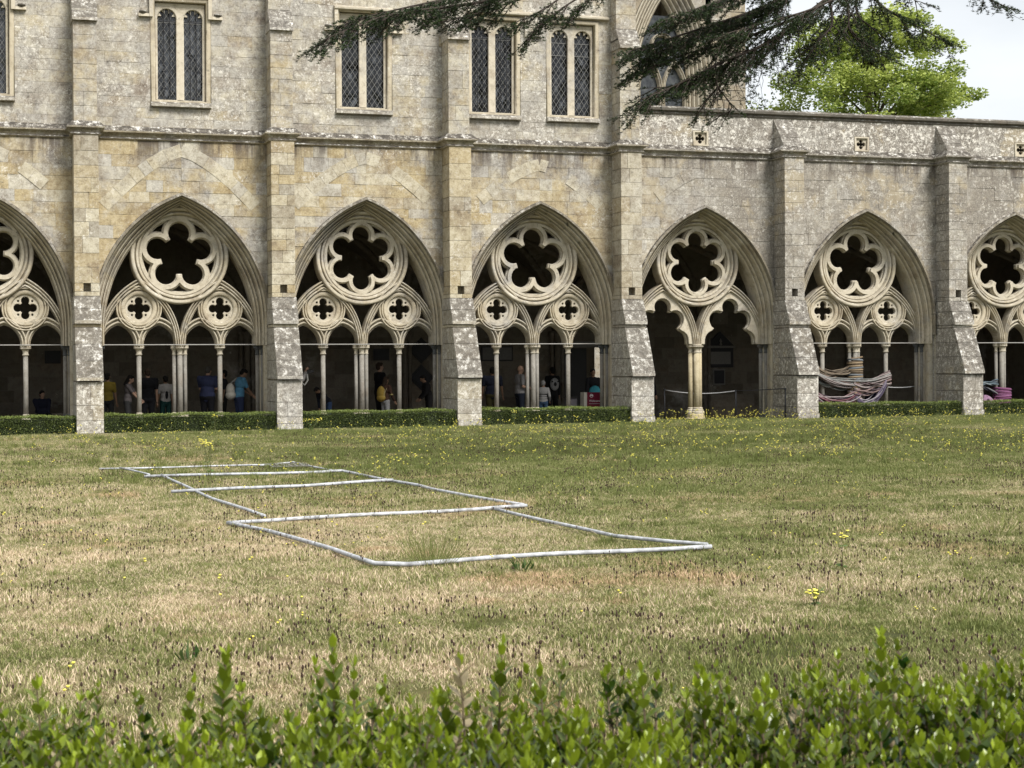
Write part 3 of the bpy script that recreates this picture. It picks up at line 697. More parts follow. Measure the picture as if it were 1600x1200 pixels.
# ------------------------------------------------------------------ library windows
def win_light(cx, hw, z0, zs_, apex):
    c = arch_curve(cx, hw, zs_, apex, z0, 8); return c
for wi, (wx, hw) in enumerate(WINX):
    Z0, Z1 = WZ0, WZ1
    dz = .0
    # frame of stone round the lights
    fr = fill_plate([[(wx-hw-.135, 7.99), (wx+hw+.135, 7.99), (wx+hw+.135, 10.58), (wx-hw-.135, 10.58)], [(wx-hw-.02, Z0), (wx+hw+.02, Z0), (wx+hw+.02, Z1+.06), (wx-hw-.02, Z1+.06)]], -.0, .30, .03, 'window_frame', M_TRA, .6)
    w = put('window', fr, library)
    lights = []
    for s in (-1, 1):
        cx_ = wx+s*(hw/2+.02); hwL = hw/2-.075
        lights.append((cx_, hwL))
    outl = [(wx-hw-.01, Z0+.01), (wx+hw+.01, Z0+.01), (wx+hw+.01, Z1+.05), (wx-hw-.01, Z1+.05)]
    h1 = []
    for cx_, hwL in lights:
        body = [(cx_-hwL, Z0+.03), (cx_-hwL, Z1-.38)]
        body += [(cx_+hwL*1.02*math.cos(t), Z1-.34+hwL*1.08*math.sin(t)) for t in [PI-PI*q/10 for q in range(11)]]
        body += [(cx_+hwL, Z1-.38), (cx_+hwL, Z0+.03)]; h1.append(body[::-1])
    sub('mullion_plate', fill_plate([outl]+h1, .14, .24, .02, 'mullion_plate', M_TRA, .2), w)
    # cusps in the heads
    cus = Acc()
    for cx_, hwL in lights:
        for ang in (28, 68, 112, 152):
            t = rad(ang); c0 = (cx_+hwL*1.02*math.cos(t), Z1-.34+hwL*1.08*math.sin(t)); c1 = (cx_+hwL*.62*math.cos(t), Z1-.34+hwL*.66*math.sin(t))
            tx, tz = -math.sin(t)*.05, math.cos(t)*.05; cus.add(*prism_xz([(c0[0]-tx, c0[1]-tz), (c1[0], c1[1]), (c0[0]+tx, c0[1]+tz)][::1 if ang else 1], .19, .24, .004), .2)
    sub('cusps', cus.build('cusps', M_TRA), w)
    # diamond quarries, each set at its own slight tilt
    P = Acc(); Ld = Acc(); dw, dh = .14, .105
    for cx_, hwL in lights:
        top = Z1+.0; nx = int(hwL/dw)+2; nz = int((top-Z0)/dh)+2
        for ix in range(-nx, nx+1):
            for iz in range(0, nz*2):
                zc_ = Z0+iz*dh/1.; xc_ = cx_+ix*dw*1.+(dw/2 if iz % 2 else 0)
                if abs(xc_-cx_) > hwL+.06 or zc_ > top+.05: continue
                tx, tz = rng.normal(0, .005), rng.normal(0, .008)
                P.add([(xc_-dw/2, .255-tx, zc_), (xc_, .255-tz, zc_-dh), (xc_+dw/2, .255+tx, zc_), (xc_, .255+tz, zc_+dh)], [(0, 1, 2, 3)], float(rng.random()**(9 if wi > 1 else 1.3)))  # more pale quarries in the two left windows, as painted reflections
        z = Z0-.2
        def lead(xa, za, xb, zb): Ld.tube([(xa, .245, za), (xb, .245, zb)], .0065, 4, caps=False)
        # diagonals clipped to the light
        sl = dh/(dw/2)
        for k_ in range(-30, 60):
            for sg in (-1, 1):
                # line: z = zb + sg*sl*(x-cx)
                zb = Z0+k_*dh; xa, xb = cx_-hwL, cx_+hwL; za, zb2 = zb+sg*sl*(-hwL), zb+sg*sl*hwL
                t0, t1 = 0., 1.
                for lim, sgn in ((Z0, 1), (Z1-.05, -1)):
                    fa, fb = (za-lim)*sgn, (zb2-lim)*sgn
                    if fa < 0 and fb < 0: t0 = 2; break
                    if fa < 0: t0 = max(t0, fa/(fa-fb))
                    elif fb < 0: t1 = min(t1, fa/(fa-fb))
                if t0 < t1-.02 and k_ % 2 == 0: lead(xa+(xb-xa)*t0, za+(zb2-za)*t0, xa+(xb-xa)*t1, za+(zb2-za)*t1)
        for zz_ in ((Z1-.42,) if wi != 4 else (Z1-.42, Z1-.75)): Ld.tube([(cx_-hwL, .24, zz_), (cx_+hwL, .24, zz_)], .009, 4)
    pn = sub('glass_quarries', P.build('glass_quarries', M_GLASS), w); pn['kind'] = 'stuff'
    sub('leading', Ld.build('leading', M_LEAD), w)
    if wi in (0, 1, 3):
        for cx_, hwL in lights:
            for q in (-.33, .33):
                B = Acc(); B.tube([(cx_+q*hwL*1.0, .16, Z0), (cx_+q*hwL*1.0, .16, Z1-.1)], .011, 5); sub('iron_bar', B.build('iron_bar', M_IRON), w)
            B = Acc(); B.tube([(cx_-hwL, .165, Z1-.40), (cx_+hwL, .165, Z1-.40)], .012, 5); sub('iron_bar', B.build('iron_bar', M_IRON), w)
    # sill
    S_ = Acc(); S_.add(*prism_yz([(-.09, 7.90), (.12, 7.88), (.12, 8.05), (.05, 8.05), (-.09, 7.96)], wx-hw-.13, wx+hw+.13), .4); sub('window_sill', S_.build('window_sill', M_FOOT), w)
    # label mould over the head with dropped, returned ends
    def label_mould(x0_, x1_, zt, drop, ret):
        A = Acc(); prl = [(.0, .0), (-.09, .02), (-.10, .06), (.03, .13)]
        A.add(*prism_yz([(.05, zt), (-.06, zt+.01), (-.085, zt+.03), (-.09, zt+.07), (.03, zt+.13), (.05, zt+.13)], x0_, x1_), .3)
        for sx_, xx in ((-1, x0_), (1, x1_)):
            if not drop: continue
            xa, xb = (xx-.0, xx+.09) if sx_ < 0 else (xx-.09, xx)
            A.add(*prism_yz([(.05, zt-drop), (-.07, zt-drop), (-.07, zt-.003), (.05, zt-.003)], xa, xb), .3)
            ra, rb = (xx-ret, xx-.003) if sx_ < 0 else (xx+.003, xx+ret)
            A.add(*prism_yz([(.05, zt-drop), (-.07, zt-drop), (-.06, zt-drop+.07), (.05, zt-drop+.09)], ra, rb), .3)
        return A.build('label_mould', M_TRA)
    if wi < 3:
        zt = 10.60 if wi != 2 else 10.50
        sub('label_mould', label_mould(wx-hw-.16, wx+hw+.16, zt, .52, .26), w)
        for s in (-1, 1):
            C_ = Acc(); cxs = wx+s*(hw+.31); C_.lathe([(.03, zt-.47), (.07, zt-.45), (.10, zt-.41), (.085, zt-.38)], cxs, -.02, 10, .5); sub('label_stop', smooth_by_angle(C_.build('label_stop', M_COP)), w)
    elif wi == 3:
        sub('label_mould', label_mould(wx-hw-.16, WINX[4][0]+hw+.40, 10.60, 0, 0), w)
        A = Acc(); A.box((WINX[3][0]+WINX[4][0])/2-.24, (WINX[3][0]+WINX[4][0])/2+.24, -.05, .04, 10.08, 10.59, .4); sub('carved_block', A.build('carved_block', M_UPP), w)

# ------------------------------------------------------------------ inside of the walk
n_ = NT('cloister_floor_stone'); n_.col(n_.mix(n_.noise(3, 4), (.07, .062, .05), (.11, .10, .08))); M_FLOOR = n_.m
a = Acc(); a.box(-7.4, 26.4, .1, 5.9, ZFLOOR-.2, ZFLOOR, .3)
fl = put('cloister_floor', a.build('cloister_floor', M_FLOOR), kind='structure')
inner = thing('cloister_inner_wall', 'dim stone rear wall and ribbed vault seen through the tracery', 'wall', (0, 5.5, ZFLOOR))
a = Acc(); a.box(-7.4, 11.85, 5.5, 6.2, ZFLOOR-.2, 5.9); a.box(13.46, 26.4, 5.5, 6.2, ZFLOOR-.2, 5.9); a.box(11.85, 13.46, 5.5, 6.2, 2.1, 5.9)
a.box(-7.6, -7.2, .0, 6.2, ZFLOOR-.2, 7.3); a.box(26.2, 26.6, .0, 6.2, ZFLOOR-.2, 7.3); a.box(11.6, 13.6, 7.6, 7.8, -.3, 3)  # end walls added to keep light out of the walk, and doorway backing
put('rear_and_end_walls', a.build('rear_and_end_walls', M_INT), inner)
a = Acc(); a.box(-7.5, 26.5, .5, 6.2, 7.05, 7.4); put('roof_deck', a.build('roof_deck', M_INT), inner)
edges = [-7.2]+BUTX+[26.2]; V = []; F = []; G = 14
def fpt(u, s=2.5, h=2.75):
    c = (h*h-1)/2/1 if False else .9; R_ = 1+c; zz_ = math.sqrt(max(0, R_*R_-(u+c)**2)); return h*zz_/math.sqrt(R_*R_-c*c)
ribs = Acc()
for e0, e1 in zip(edges, edges[1:]):
    base = len(V); xc = (e0+e1)/2; hx = (e1-e0)/2; yc, hy = 3.15, 2.35
    for iy in range(G+1):
        for ix in range(G+1):
            u, v = -1+2*ix/G, -1+2*iy/G; V.append((xc+u*hx, yc+v*hy, 2.45+max(fpt(abs(u)), fpt(abs(v)))))
    F += [(base+iy*(G+1)+ix, base+(iy+1)*(G+1)+ix, base+(iy+1)*(G+1)+ix+1, base+iy*(G+1)+ix+1) for iy in range(G) for ix in range(G)]
    for sg in (-1, 1):
        ribs.tube([(xc+t*hx, yc+sg*t*hy, 2.43+fpt(abs(t))) for t in [-1+k_/8 for k_ in range(17)]], .10, 6)
    ribs.tube([(e0, yc+t*hy, 2.43+fpt(abs(t))) for t in [-1+k_/8 for k_ in range(17)]], .12, 6)
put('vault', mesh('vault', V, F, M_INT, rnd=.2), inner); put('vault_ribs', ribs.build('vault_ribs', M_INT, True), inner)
for b in BUTX:
    a = Acc()
    for dx, r in ((-.16, .06), (0, .09), (.16, .06)): a.lathe([(r, ZFLOOR), (r, 2.2), (r*1.7, 2.42), (r*1.7, 2.5)], b+dx, 5.42-(r > .07)*.05, 10)
    put('wall_shaft', a.build('wall_shaft', M_INT, True), inner)
a = Acc()
for z0, z1 in zip(*(lambda q: (q, q[1:]))(courses(ZFLOOR, 4.6, .3, .42))):
    for s0, s1 in ((-7.1, 11.78), (13.52, 26.1)):
        bl = seg_blocks(s0, s1, .5, 1.1)
        for xa, xb in zip(bl, bl[1:]):
            if z0 < 2.3 or xa > 0: V, F = prism_xz([(xa+.006, z0+.006), (xb-.006, z0+.006), (xb-.006, z1-.006), (xa+.006, z1-.006)], 5.4985, 5.52, .0); a.add(V, F, random.random())
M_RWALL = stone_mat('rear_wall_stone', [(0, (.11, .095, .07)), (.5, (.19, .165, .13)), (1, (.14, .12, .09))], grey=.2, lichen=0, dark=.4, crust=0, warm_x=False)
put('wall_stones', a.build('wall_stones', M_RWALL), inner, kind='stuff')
M_HATCH = plain('hatchment_paint', (.012, .011, .012), .5); M_TABLET = plain('tablet_stone', (.16, .15, .135), .6); M_WHITE = plain('white_board', (.14, .13, .12), .7)
def box_thing(name, label, cat, b, parts, group=None):
    t = thing(name, label, cat, b, group)
    for nm, args, m in parts:
        A = Acc(); A.box(*args); put(nm, A.build(nm, m), t)
    return t
def plaque(label, x0, x1, z0, z1, mf, mb, name='wall_plaque', cat='plaque'):
    return box_thing(name, label, cat, ((x0+x1)/2, 5.45, z0), [('board', (x0+.04, x1-.04, 5.44, 5.5, z0+.04, z1-.04), mb), ('frame', (x0, x1, 5.46, 5.497, z0, z1), mf)])
plaque('dark oblong wall plaque above the seated person, far left opening', -3.02, -2.6, 1.63, 1.98, M_DARK, M_HATCH)
plaque('dark oblong wall plaque above the person with the yellow backpack', 6.08, 6.55, 1.67, 2.0, M_DARK, M_HATCH)
plaque('pale oblong notice board on the rear wall behind the bald man', 9.30, 10.27, 1.63, 2.07, M_DARK, M_WHITE, 'notice_board', 'board')
for lab, cz in (('upper dark diamond-shaped hatchment on the rear wall', 1.95), ('lower dark diamond-shaped hatchment on the rear wall', 1.17)):
    t = thing('hatchment', lab, 'hatchment', (7.5, 5.45, cz-.37))
    for nm, s, y in (('canvas', .32, 5.44), ('frame', .38, 5.46)):
        V, F = prism_xz([(7.5-s, cz), (7.5, cz-s), (7.5+s, cz), (7.5, cz+s)], y, 5.495, .01); put(nm, mesh(nm, V, F, M_HATCH if nm == 'canvas' else M_DARK, rnd=.1), t)
t = thing('memorial_tablet', 'grey memorial tablet with a pediment on the rear wall of the doorway bay', 'memorial', (16.9, 5.45, 1.4))
for nm, ar, m in (('inscription_slab', (16.54, 17.22, 5.40, 5.5, 1.5, 1.88), M_TABLET), ('frame', (16.44, 17.32, 5.43, 5.498, 1.4, 1.99), M_HATCH), ('cornice', (16.40, 17.36, 5.36, 5.497, 1.995, 2.06), M_TABLET)):
    A = Acc(); A.box(*ar); put(nm, A.build(nm, m), t)
V, F = prism_xz([(16.42, 2.065), (17.34, 2.065), (16.88, 2.5)], 5.42, 5.496, .01); put('pediment', mesh('pediment', V, F, M_HATCH, rnd=.1), t)
A = Acc(); A.lathe([(.02, 2.07), (.05, 2.1), (.02, 2.16), (.045, 2.2), (.01, 2.28)], 16.88, 5.38, 8); put('finial', A.build('finial', M_TABLET, True), t)
plaque('small dark upright plaque under the memorial tablet', 16.66, 17.06, .87, 1.35, M_TABLET, M_HATCH)
t = thing('inner_doorway', 'dark doorway in the rear wall behind the red sign', 'doorway', (12.65, 5.5, ZFLOOR))
A = Acc(); A.box(11.87, 12.60, 5.56, 5.62, ZFLOOR, 2.0); put('door_leaf', A.build('door_leaf', M_DARK), t)
A = Acc(); A.box(11.80, 13.5, 5.40, 5.498, 2.02, 2.2); put('lintel', A.build('lintel', M_TABLET), t)

# ------------------------------------------------------------------ far building behind the parapet
far = thing('far_chapel', 'tall stone chapel end with a big pointed window behind the parapet', 'building', (26, 25, 0))
fx = 23.3
oc = resample(arch_curve(fx, 2.0, 13.5, 18.4, 11.0), 40)
a = Acc()
for y in (25.0,):
    V = []
    for x_, z_ in oc: V += [(x_, y, z_), (x_, y, 22)]
    a.add(V, [(2*k_, 2*k_+2, 2*k_+3, 2*k_+1) for k_ in range(40)], .5)
a.box(12, 21.05, 25, 26, 0, 22, .5); a.box(25.05, 26.9, 25, 26, 0, 22, .5); a.box(21.3, 25.3, 25, 26, 0, 11.0, .5)
a.box(12, 26.9, 33, 34, 0, 22, .5); a.box(26.3, 26.9, 26, 33, 0, 22, .5)
M_FARW = stone_mat('far_stone', [(0, (.33, .28, .20)), (1, (.30, .26, .20))], grey=.35, lichen=.4, dark=.5, warm_x=False)
put('wall', a.build('wall', M_FARW), far)
a = Acc()
for z in np.arange(9, 21, .42):
    xs = seg_blocks(25.32, 26.88, .4, .9)
    for xa, xb in zip(xs, xs[1:]): a.add(*prism_xz([(xa+.01, z+.01), (xb-.01, z+.01), (xb-.01, z+.41), (xa+.01, z+.41)], 24.96, 25.0, .012), random.random())
put('facing_stones', a.build('facing_stones', M_FARW), far, kind='stuff')
ic = resample(arch_curve(fx, 1.15, 13.3, 17.0, 11.0), 40)
V, F = loft(oc, ic, rolls(0, 24.93, .5, 25.3, 3, .08)+rolls(.5, 25.3, 1, 25.7, 3, .07)); wa = put('window_arch', smooth_by_angle(mesh('window_arch', V, F, M_TRA, rnd=.2)), far)
for s in (-1, 1):
    o1 = resample(arch_curve(fx+s*.57, .56, 13.2, 14.5, 11.0), 24); i1 = resample(arch_curve(fx+s*.57, .42, 13.2, 14.25, 11.0), 24)
    V, F = loft(o1, i1, [(0, 25.9)]+rolls(0, 25.55, 1, 25.65, 2, .05)+[(1, 25.9)]); sub('lancet_arch', smooth_by_angle(mesh('lancet_arch', V, F, M_TRA, rnd=.2)), wa)
V, F = loft(circle(fx, 15.1, .52, 32), circle(fx, 15.1, .38, 32), [(0, 25.9)]+rolls(0, 25.55, 1, 25.65, 2, .05)+[(1, 25.9)], True); sub('roundel', smooth_by_angle(mesh('roundel', V, F, M_TRA, rnd=.2)), wa)
M_STG = NT('stained_glass'); M_STG.col(M_STG.ramp(M_STG.noise(3.5, 2), (.3, (.02, .022, .025)), (.5, (.05, .055, .06)), (.7, (.09, .095, .095)))); M_STG.b.inputs['Roughness'].default_value = .2; M_STG = M_STG.m
a = Acc(); a.box(fx-1.2, fx+1.2, 25.8, 25.82, 11, 16.4); sub('pane', a.build('pane', M_STG), wa)
a = Acc(); a.box(11.8, 27.1, 24.8, 34.2, 22, 22.4); put('roof', a.build('roof', M_COP), far)

# ------------------------------------------------------------------ lawn
def lawn_colour(n, blades):
    """straw and green patches over the lawn, shared by the soil sheet and the blades"""
    p = n.pos(); y = n.sep(p, 1); x = n.sep(p, 0)
    a_ = n.noise(.42, 5, .62, stretch=(.8, 1, 1)); b_ = n.noise(1.9, 5, .65, off=11); c_ = n.noise(7, 4, .6, off=5)
    # dry belt across the middle of the lawn, greener towards the walk
    dry = n.math('ADD', n.math('MULTIPLY', n.step(y, -19., -27.), .17), n.math('MULTIPLY', n.step(y, -31.5, -34.5), -.11))
    dry = n.math('ADD', dry, n.math('ADD', n.math('MULTIPLY', n.step(x, 1.0, -2.5), .13), n.math('MULTIPLY', n.step(x, .5, 3.), -.07)))
    f = n.math('ADD', n.math('ADD', n.math('SUBTRACT', n.math('MULTIPLY', a_, 1.0), .2), n.math('MULTIPLY', b_, .75)), n.math('ADD', dry, n.math('MULTIPLY', c_, .22)))
    if blades: f = n.math('ADD', f, n.math('MULTIPLY', n.math('SUBTRACT', n.attr(), .5), .62))
    col = n.ramp(n.step(f, .71, 1.34), (0., (.14, .165, .045)), (.28, (.25, .268, .085)), (.46, (.335, .325, .145)), (.62, (.48, .405, .24)), (.80, (.64, .515, .36)), (1., (.74, .60, .43)))
    rust = n.math('MULTIPLY', n.step(n.noise(.55, 5, .65, off=40), .55, .66), n.step(f, .8, 1.05))
    return n.mix(n.math('MULTIPLY', rust, .7), col, (.58, .39, .24))
n_ = NT('lawn_soil'); n_.col(n_.mix(1., lawn_colour(n_, False), (.36, .33, .27), 'MULTIPLY')); n_.bump(n_.noise(30, 5, .7), 1., .03); M_SOIL = n_.m
V = []; F = []; xs_ = [-600, -60, -20]+[-16+2*i for i in range(26)]+[60, 600]; ys_ = [-600, -90, -60]+[-50+2*i for i in range(27)]+[60, 900]
for yy in ys_:
    for xx in xs_:
        V.append((xx, yy, gz(max(-16, min(36, xx)))-.0))
nx = len(xs_)
# the sheet drops under the buildings so that nothing coincides
V = [(x, y, z-(.35 if y > .2 else 0)) for x, y, z in V]
F = [(j*nx+i, j*nx+i+1, (j+1)*nx+i+1, (j+1)*nx+i) for j in range(len(ys_)-1) for i in range(nx-1)]
put('lawn', mesh('lawn', V, F, M_SOIL, True), kind='structure')

n_ = NT('grass_blades'); n_.col(lawn_colour(n_, True)); n_.b.inputs['Roughness'].default_value = .6
n_.b.inputs['Specular IOR Level'].default_value = .3
tr = n_.t.nodes.new('ShaderNodeBsdfTranslucent'); mxs = n_.t.nodes.new('ShaderNodeMixShader'); mxs.inputs[0].default_value = .25
colsock = n_.b.inputs['Base Color'].links[0].from_socket; n_.t.links.new(colsock, tr.inputs[0]); n_.t.links.new(n_.b.outputs[0], mxs.inputs[1]); n_.t.links.new(tr.outputs[0], mxs.inputs[2]); n_.t.links.new(mxs.outputs[0], n_.out.inputs[0])
M_GRASS = n_.m
def leaf_mat(name, dark, light, tip=None, rough=.4, trans=.25, spec=.4, sc=3):
    n = NT(name); f = n.attr(); c = n.mix(f, dark, light)
    c = n.mix(n.step(n.noise(sc, 4), .35, .65, 0, .5), c, n.mix(1., c, (.6, .62, .55), 'MULTIPLY'))
    n.col(c); n.b.inputs['Roughness'].default_value = rough; n.b.inputs['Specular IOR Level'].default_value = spec
    t = n.t.nodes.new('ShaderNodeBsdfTranslucent'); m = n.t.nodes.new('ShaderNodeMixShader'); m.inputs[0].default_value = trans
    n.t.links.new(c, t.inputs[0]); n.t.links.new(n.b.outputs[0], m.inputs[1]); n.t.links.new(t.outputs[0], m.inputs[2]); n.t.links.new(m.outputs[0], n.out.inputs[0])
    return n.m
def blades(n, size, hmin, hmax, w, lean, seed):
    r = np.random.default_rng(seed); x = r.uniform(-size/2, size/2, n); y = r.uniform(-size/2, size/2, n); h = r.uniform(hmin, hmax, n)*r.uniform(.7, 1.1, n)
    a = r.uniform(0, 2*PI, n); l = r.uniform(.2, 1, n)*lean*h; b = r.uniform(0, 2*PI, n); ww = w*r.uniform(.6, 1.3, n)
    dx, dy = np.cos(a)*ww/2, np.sin(a)*ww/2; lx, ly = np.cos(b)*l, np.sin(b)*l
    z0 = np.full(n, -.01)
    V = np.stack([np.stack([x-dx, y-dy, z0], 1), np.stack([x+dx, y+dy, z0], 1), np.stack([x+dx*.8+lx*.45, y+dy*.8+ly*.45, h*.6], 1), np.stack([x-dx*.8+lx*.45, y-dy*.8+ly*.45, h*.6], 1), np.stack([x+lx, y+ly, h], 1)], 1).reshape(-1, 3)
    k = np.arange(n)*5
    F = np.concatenate([np.stack([k, k+1, k+2], 1), np.stack([k, k+2, k+3], 1), np.stack([k+3, k+2, k+4], 1)])
    return V, F, np.repeat(r.random(n), 5)
tmpl = {}
def template(col_name, meshes):
    c = bpy.data.collections.new(col_name)
    for i_, me in enumerate(meshes): o = bpy.data.objects.new('%s_%d' % (me.name, i_), me); c.objects.link(o)
    return c
def scatter(name, coll, pts, rots, scl, idx, mat_kind='stuff', parent=None, label=None):
    """stuff: small plants set out on points with geometry nodes"""
    me = bpy.data.meshes.new(name); me.vertices.add(len(pts)); me.vertices.foreach_set('co', np.asarray(pts, np.float32).ravel())
    for nm, t, d in (('srot', 'FLOAT', rots), ('sscl', 'FLOAT', scl), ('sidx', 'INT', idx)):
        a = me.attributes.new(nm, t, 'POINT'); a.data.foreach_set('value', np.asarray(d, np.int32 if t == 'INT' else np.float32))
    o = put(name, me, parent, kind='stuff')
    g = bpy.data.node_groups.new(name, 'GeometryNodeTree'); g.interface.new_socket('Geometry', in_out='INPUT', socket_type='NodeSocketGeometry'); g.interface.new_socket('Geometry', in_out='OUTPUT', socket_type='NodeSocketGeometry')
    N_ = g.nodes.new; gi, go = N_('NodeGroupInput'), N_('NodeGroupOutput'); ci = N_('GeometryNodeCollectionInfo'); ci.inputs[0].default_value = coll; ci.inputs['Separate Children'].default_value = True; ci.inputs['Reset Children'].default_value = True
    m2p = N_('GeometryNodeMeshToPoints'); ip = N_('GeometryNodeInstanceOnPoints'); ip.inputs['Pick Instance'].default_value = True
    def na(nm, t): q = N_('GeometryNodeInputNamedAttribute'); q.data_type = t; q.inputs[0].default_value = nm; return q.outputs[0]
    cx_ = N_('ShaderNodeCombineXYZ'); l = g.links.new
    l(gi.outputs[0], m2p.inputs[0]); l(m2p.outputs[0], ip.inputs['Points']); l(ci.outputs[0], ip.inputs['Instance']); l(na('srot', 'FLOAT'), cx_.inputs[2]); l(cx_.outputs[0], ip.inputs['Rotation'])
    l(na('sscl', 'FLOAT'), ip.inputs['Scale']); l(na('sidx', 'INT'), ip.inputs['Instance Index']); l(ip.outputs[0], go.inputs[0])
    md = o.modifiers.new('scatter', 'NODES'); md.node_group = g; return o
def in_view(x, y, m=.08):
    d = np.stack([x+4.8329, y+43.0124], 1); f = d@np.array([.29686, .95485]); r = d@np.array([.95488, -.29694]); return (f > 2.) & (np.abs(r) < f*(.2963+m)+.6)
grid = .42
gx, gy = np.meshgrid(np.arange(-16, 34, grid), np.arange(-41.5, -.3, grid)); gx = gx.ravel()+rng.uniform(-.1, .1, gx.size); gy = gy.ravel()+rng.uniform(-.1, .1, gy.size)
k = in_view(gx, gy); gx, gy = gx[k], gy[k]
near = gy < -24
T = []
for s_ in range(4): V, F, R_ = blades(1500, .52, .008, .030, .0042, 2.0, s_); T.append(npmesh('grass_patch', V, F, M_GRASS, R_))
for s_ in range(3): V, F, R_ = blades(600, .52, .018, .05, .0065, .9, 10+s_); T.append(npmesh('grass_patch', V, F, M_GRASS, R_))
cg = template('grass_templates', T)
idx = np.where(near, rng.integers(0, 4, len(gx)), rng.integers(4, 7, len(gx)))
scatter('grass', cg, np.stack([gx, gy, gz(gx)], 1), rng.uniform(0, 6.28, len(gx)), rng.uniform(.85, 1.15, len(gx)), idx)
# longer tufts here and there
def noise_mask(x, y, sc, th, off=0): return np.array([noise.noise(Vector((a*sc+off, b*sc, 3.3))) > th for a, b in zip(x, y)])
T = []
for s_ in range(4): V, F, R_ = blades(70, .16, .05, .14, .006, .8, 30+s_); T.append(npmesh('tall_tuft', V, F, M_GRASS, R_*.45))
ct = template('tuft_templates', T)
px_, py_ = rng.uniform(-16, 34, 16000), rng.uniform(-40, -1.7, 16000); k = in_view(px_, py_); px_, py_ = px_[k], py_[k]; k = noise_mask(px_, py_, .35, .05) | (rng.random(len(px_)) < .06); px_, py_ = px_[k], py_[k]
px_, py_ = px_[:1500], py_[:1500]
scatter('long_grass', ct, np.stack([px_, py_, gz(px_)], 1), rng.uniform(0, 6.28, len(px_)), np.where(py_ > -20, 1.1, .6)*rng.uniform(.5, 1.2, len(px_)), rng.integers(0, 4, len(px_)))
# dark seed heads (plantain, self-heal)
M_SEED = plain('seed_head', (.05, .03, .02), .8); M_STEM = leaf_mat('stem', (.12, .14, .05), (.22, .2, .09)); M_YEL = plain('yellow_petals', (.86, .78, .14), .6); M_WPET = plain('pale_petals', (.7, .7, .55), .6)
def ball(A, c, rx, rz, n=6, m=4, r=0.):
    prof = [(rx*math.sin(PI*i/m), c[2]-rz*math.cos(PI*i/m)) for i in range(m+1)]; prof = [(max(q, .0002), z) for q, z in prof]; A.lathe(prof, c[0], c[1], n, r)
def join2(a_, ma, b_, mb, name):
    V = a_.V+b_.V; F = a_.F+[tuple(i+len(a_.V) for i in f) for f in b_.F]; me = mesh(name, V, F, [ma, mb], rnd=a_.R+b_.R)
    me.polygons.foreach_set('material_index', [0]*len(a_.F)+[1]*(len(me.polygons)-len(a_.F))); return me
T = []
for s_ in range(4):
    A, B = Acc(), Acc()
    for q in range(random.choice((3, 4, 5))):
        x, y = random.uniform(-.16, .16), random.uniform(-.16, .16); h = random.uniform(.03, .085); A.tube([(x, y, 0), (x+.006, y, h)], .0012, 3, .5, False); ball(B, (x+.006, y, h+.006), random.uniform(.004, .0068), random.uniform(.008, .013))
    T.append(join2(A, M_STEM, B, M_SEED, 'seed_stalks'))
cs = template('seed_templates', T)
px_, py_ = rng.uniform(-10, 16, 52000), -41+36*rng.random(52000)**1.4; k = in_view(px_, py_); px_, py_ = px_[k], py_[k]; k = noise_mask(px_, py_, .5, -.02, 40) | (rng.random(len(px_)) < .2); px_, py_ = px_[k][:4600], py_[k][:4600]
scatter('seed_heads', cs, np.stack([px_, py_, gz(px_)], 1), rng.uniform(0, 6.28, len(px_)), rng.uniform(.7, 1.25, len(px_)), rng.integers(0, 4, len(px_)))
# yellow hawksbeard: thin stems with small heads
T = []
for s_ in range(5):
    A, B = Acc(), Acc()
    for q in range(random.choice((1, 2, 3))):
        x, y = random.uniform(-.22, .22), random.uniform(-.18, .18); h = random.uniform(.05, .25)*random.choice((.7, 1., 1.2)); lx, ly = random.uniform(-.05, .05), random.uniform(-.05, .05)
        A.tube([(x, y, 0), (x+lx*.5, y+ly*.5, h*.6), (x+lx, y+ly, h)], .0018, 3, random.random(), False)
        for w in range(random.choice((1, 1, 2))):
            cx_, cy_ = x+lx+w*.02, y+ly-w*.01; B.lathe([(.003, h-.006-w*.02), (.0125, h+.004-w*.02), (.011, h+.009-w*.02), (.002, h+.008-w*.02)], cx_, cy_, 7)
    T.append(join2(A, M_STEM, B, M_YEL, 'hawksbeard'))
cf = template('flower_templates', T)
fx_, fy_ = [], []
def addf(n, x0, x1, y0, y1, th=None, off=0):
    x, y = rng.uniform(x0, x1, n), rng.uniform(y0, y1, n); k = in_view(x, y, .03)
    if th is not None: k &= noise_mask(x, y, .5, th, off)
    fx_.extend(x[k]); fy_.extend(y[k])
addf(70, -6, 12, -1.8, -1.5, 0.05, 3); addf(40, -6, 12, -1.7, -1.5); addf(110, 11.5, 26, -4.2, -1.5); addf(110, 12, 16.2, -1.2, -.2)
addf(330, 8, 26, -8, -1.8, 0.0); addf(380, -6, 12, -10, -1.8, .1, 9); addf(1000, -2, 16, -19, -6, .06, 5); addf(420, -4, 14, -24, -11, .05, 5); addf(90, -6, 8, -36, -24)
px_, py_ = np.array(fx_), np.array(fy_)
scatter('yellow_flowers', cf, np.stack([px_, py_, gz(px_)], 1), rng.uniform(0, 6.28, len(px_)), np.where(py_ < -20, .7, 1.)*rng.uniform(.6, 1.2, len(px_)), rng.integers(0, 5, len(px_)))

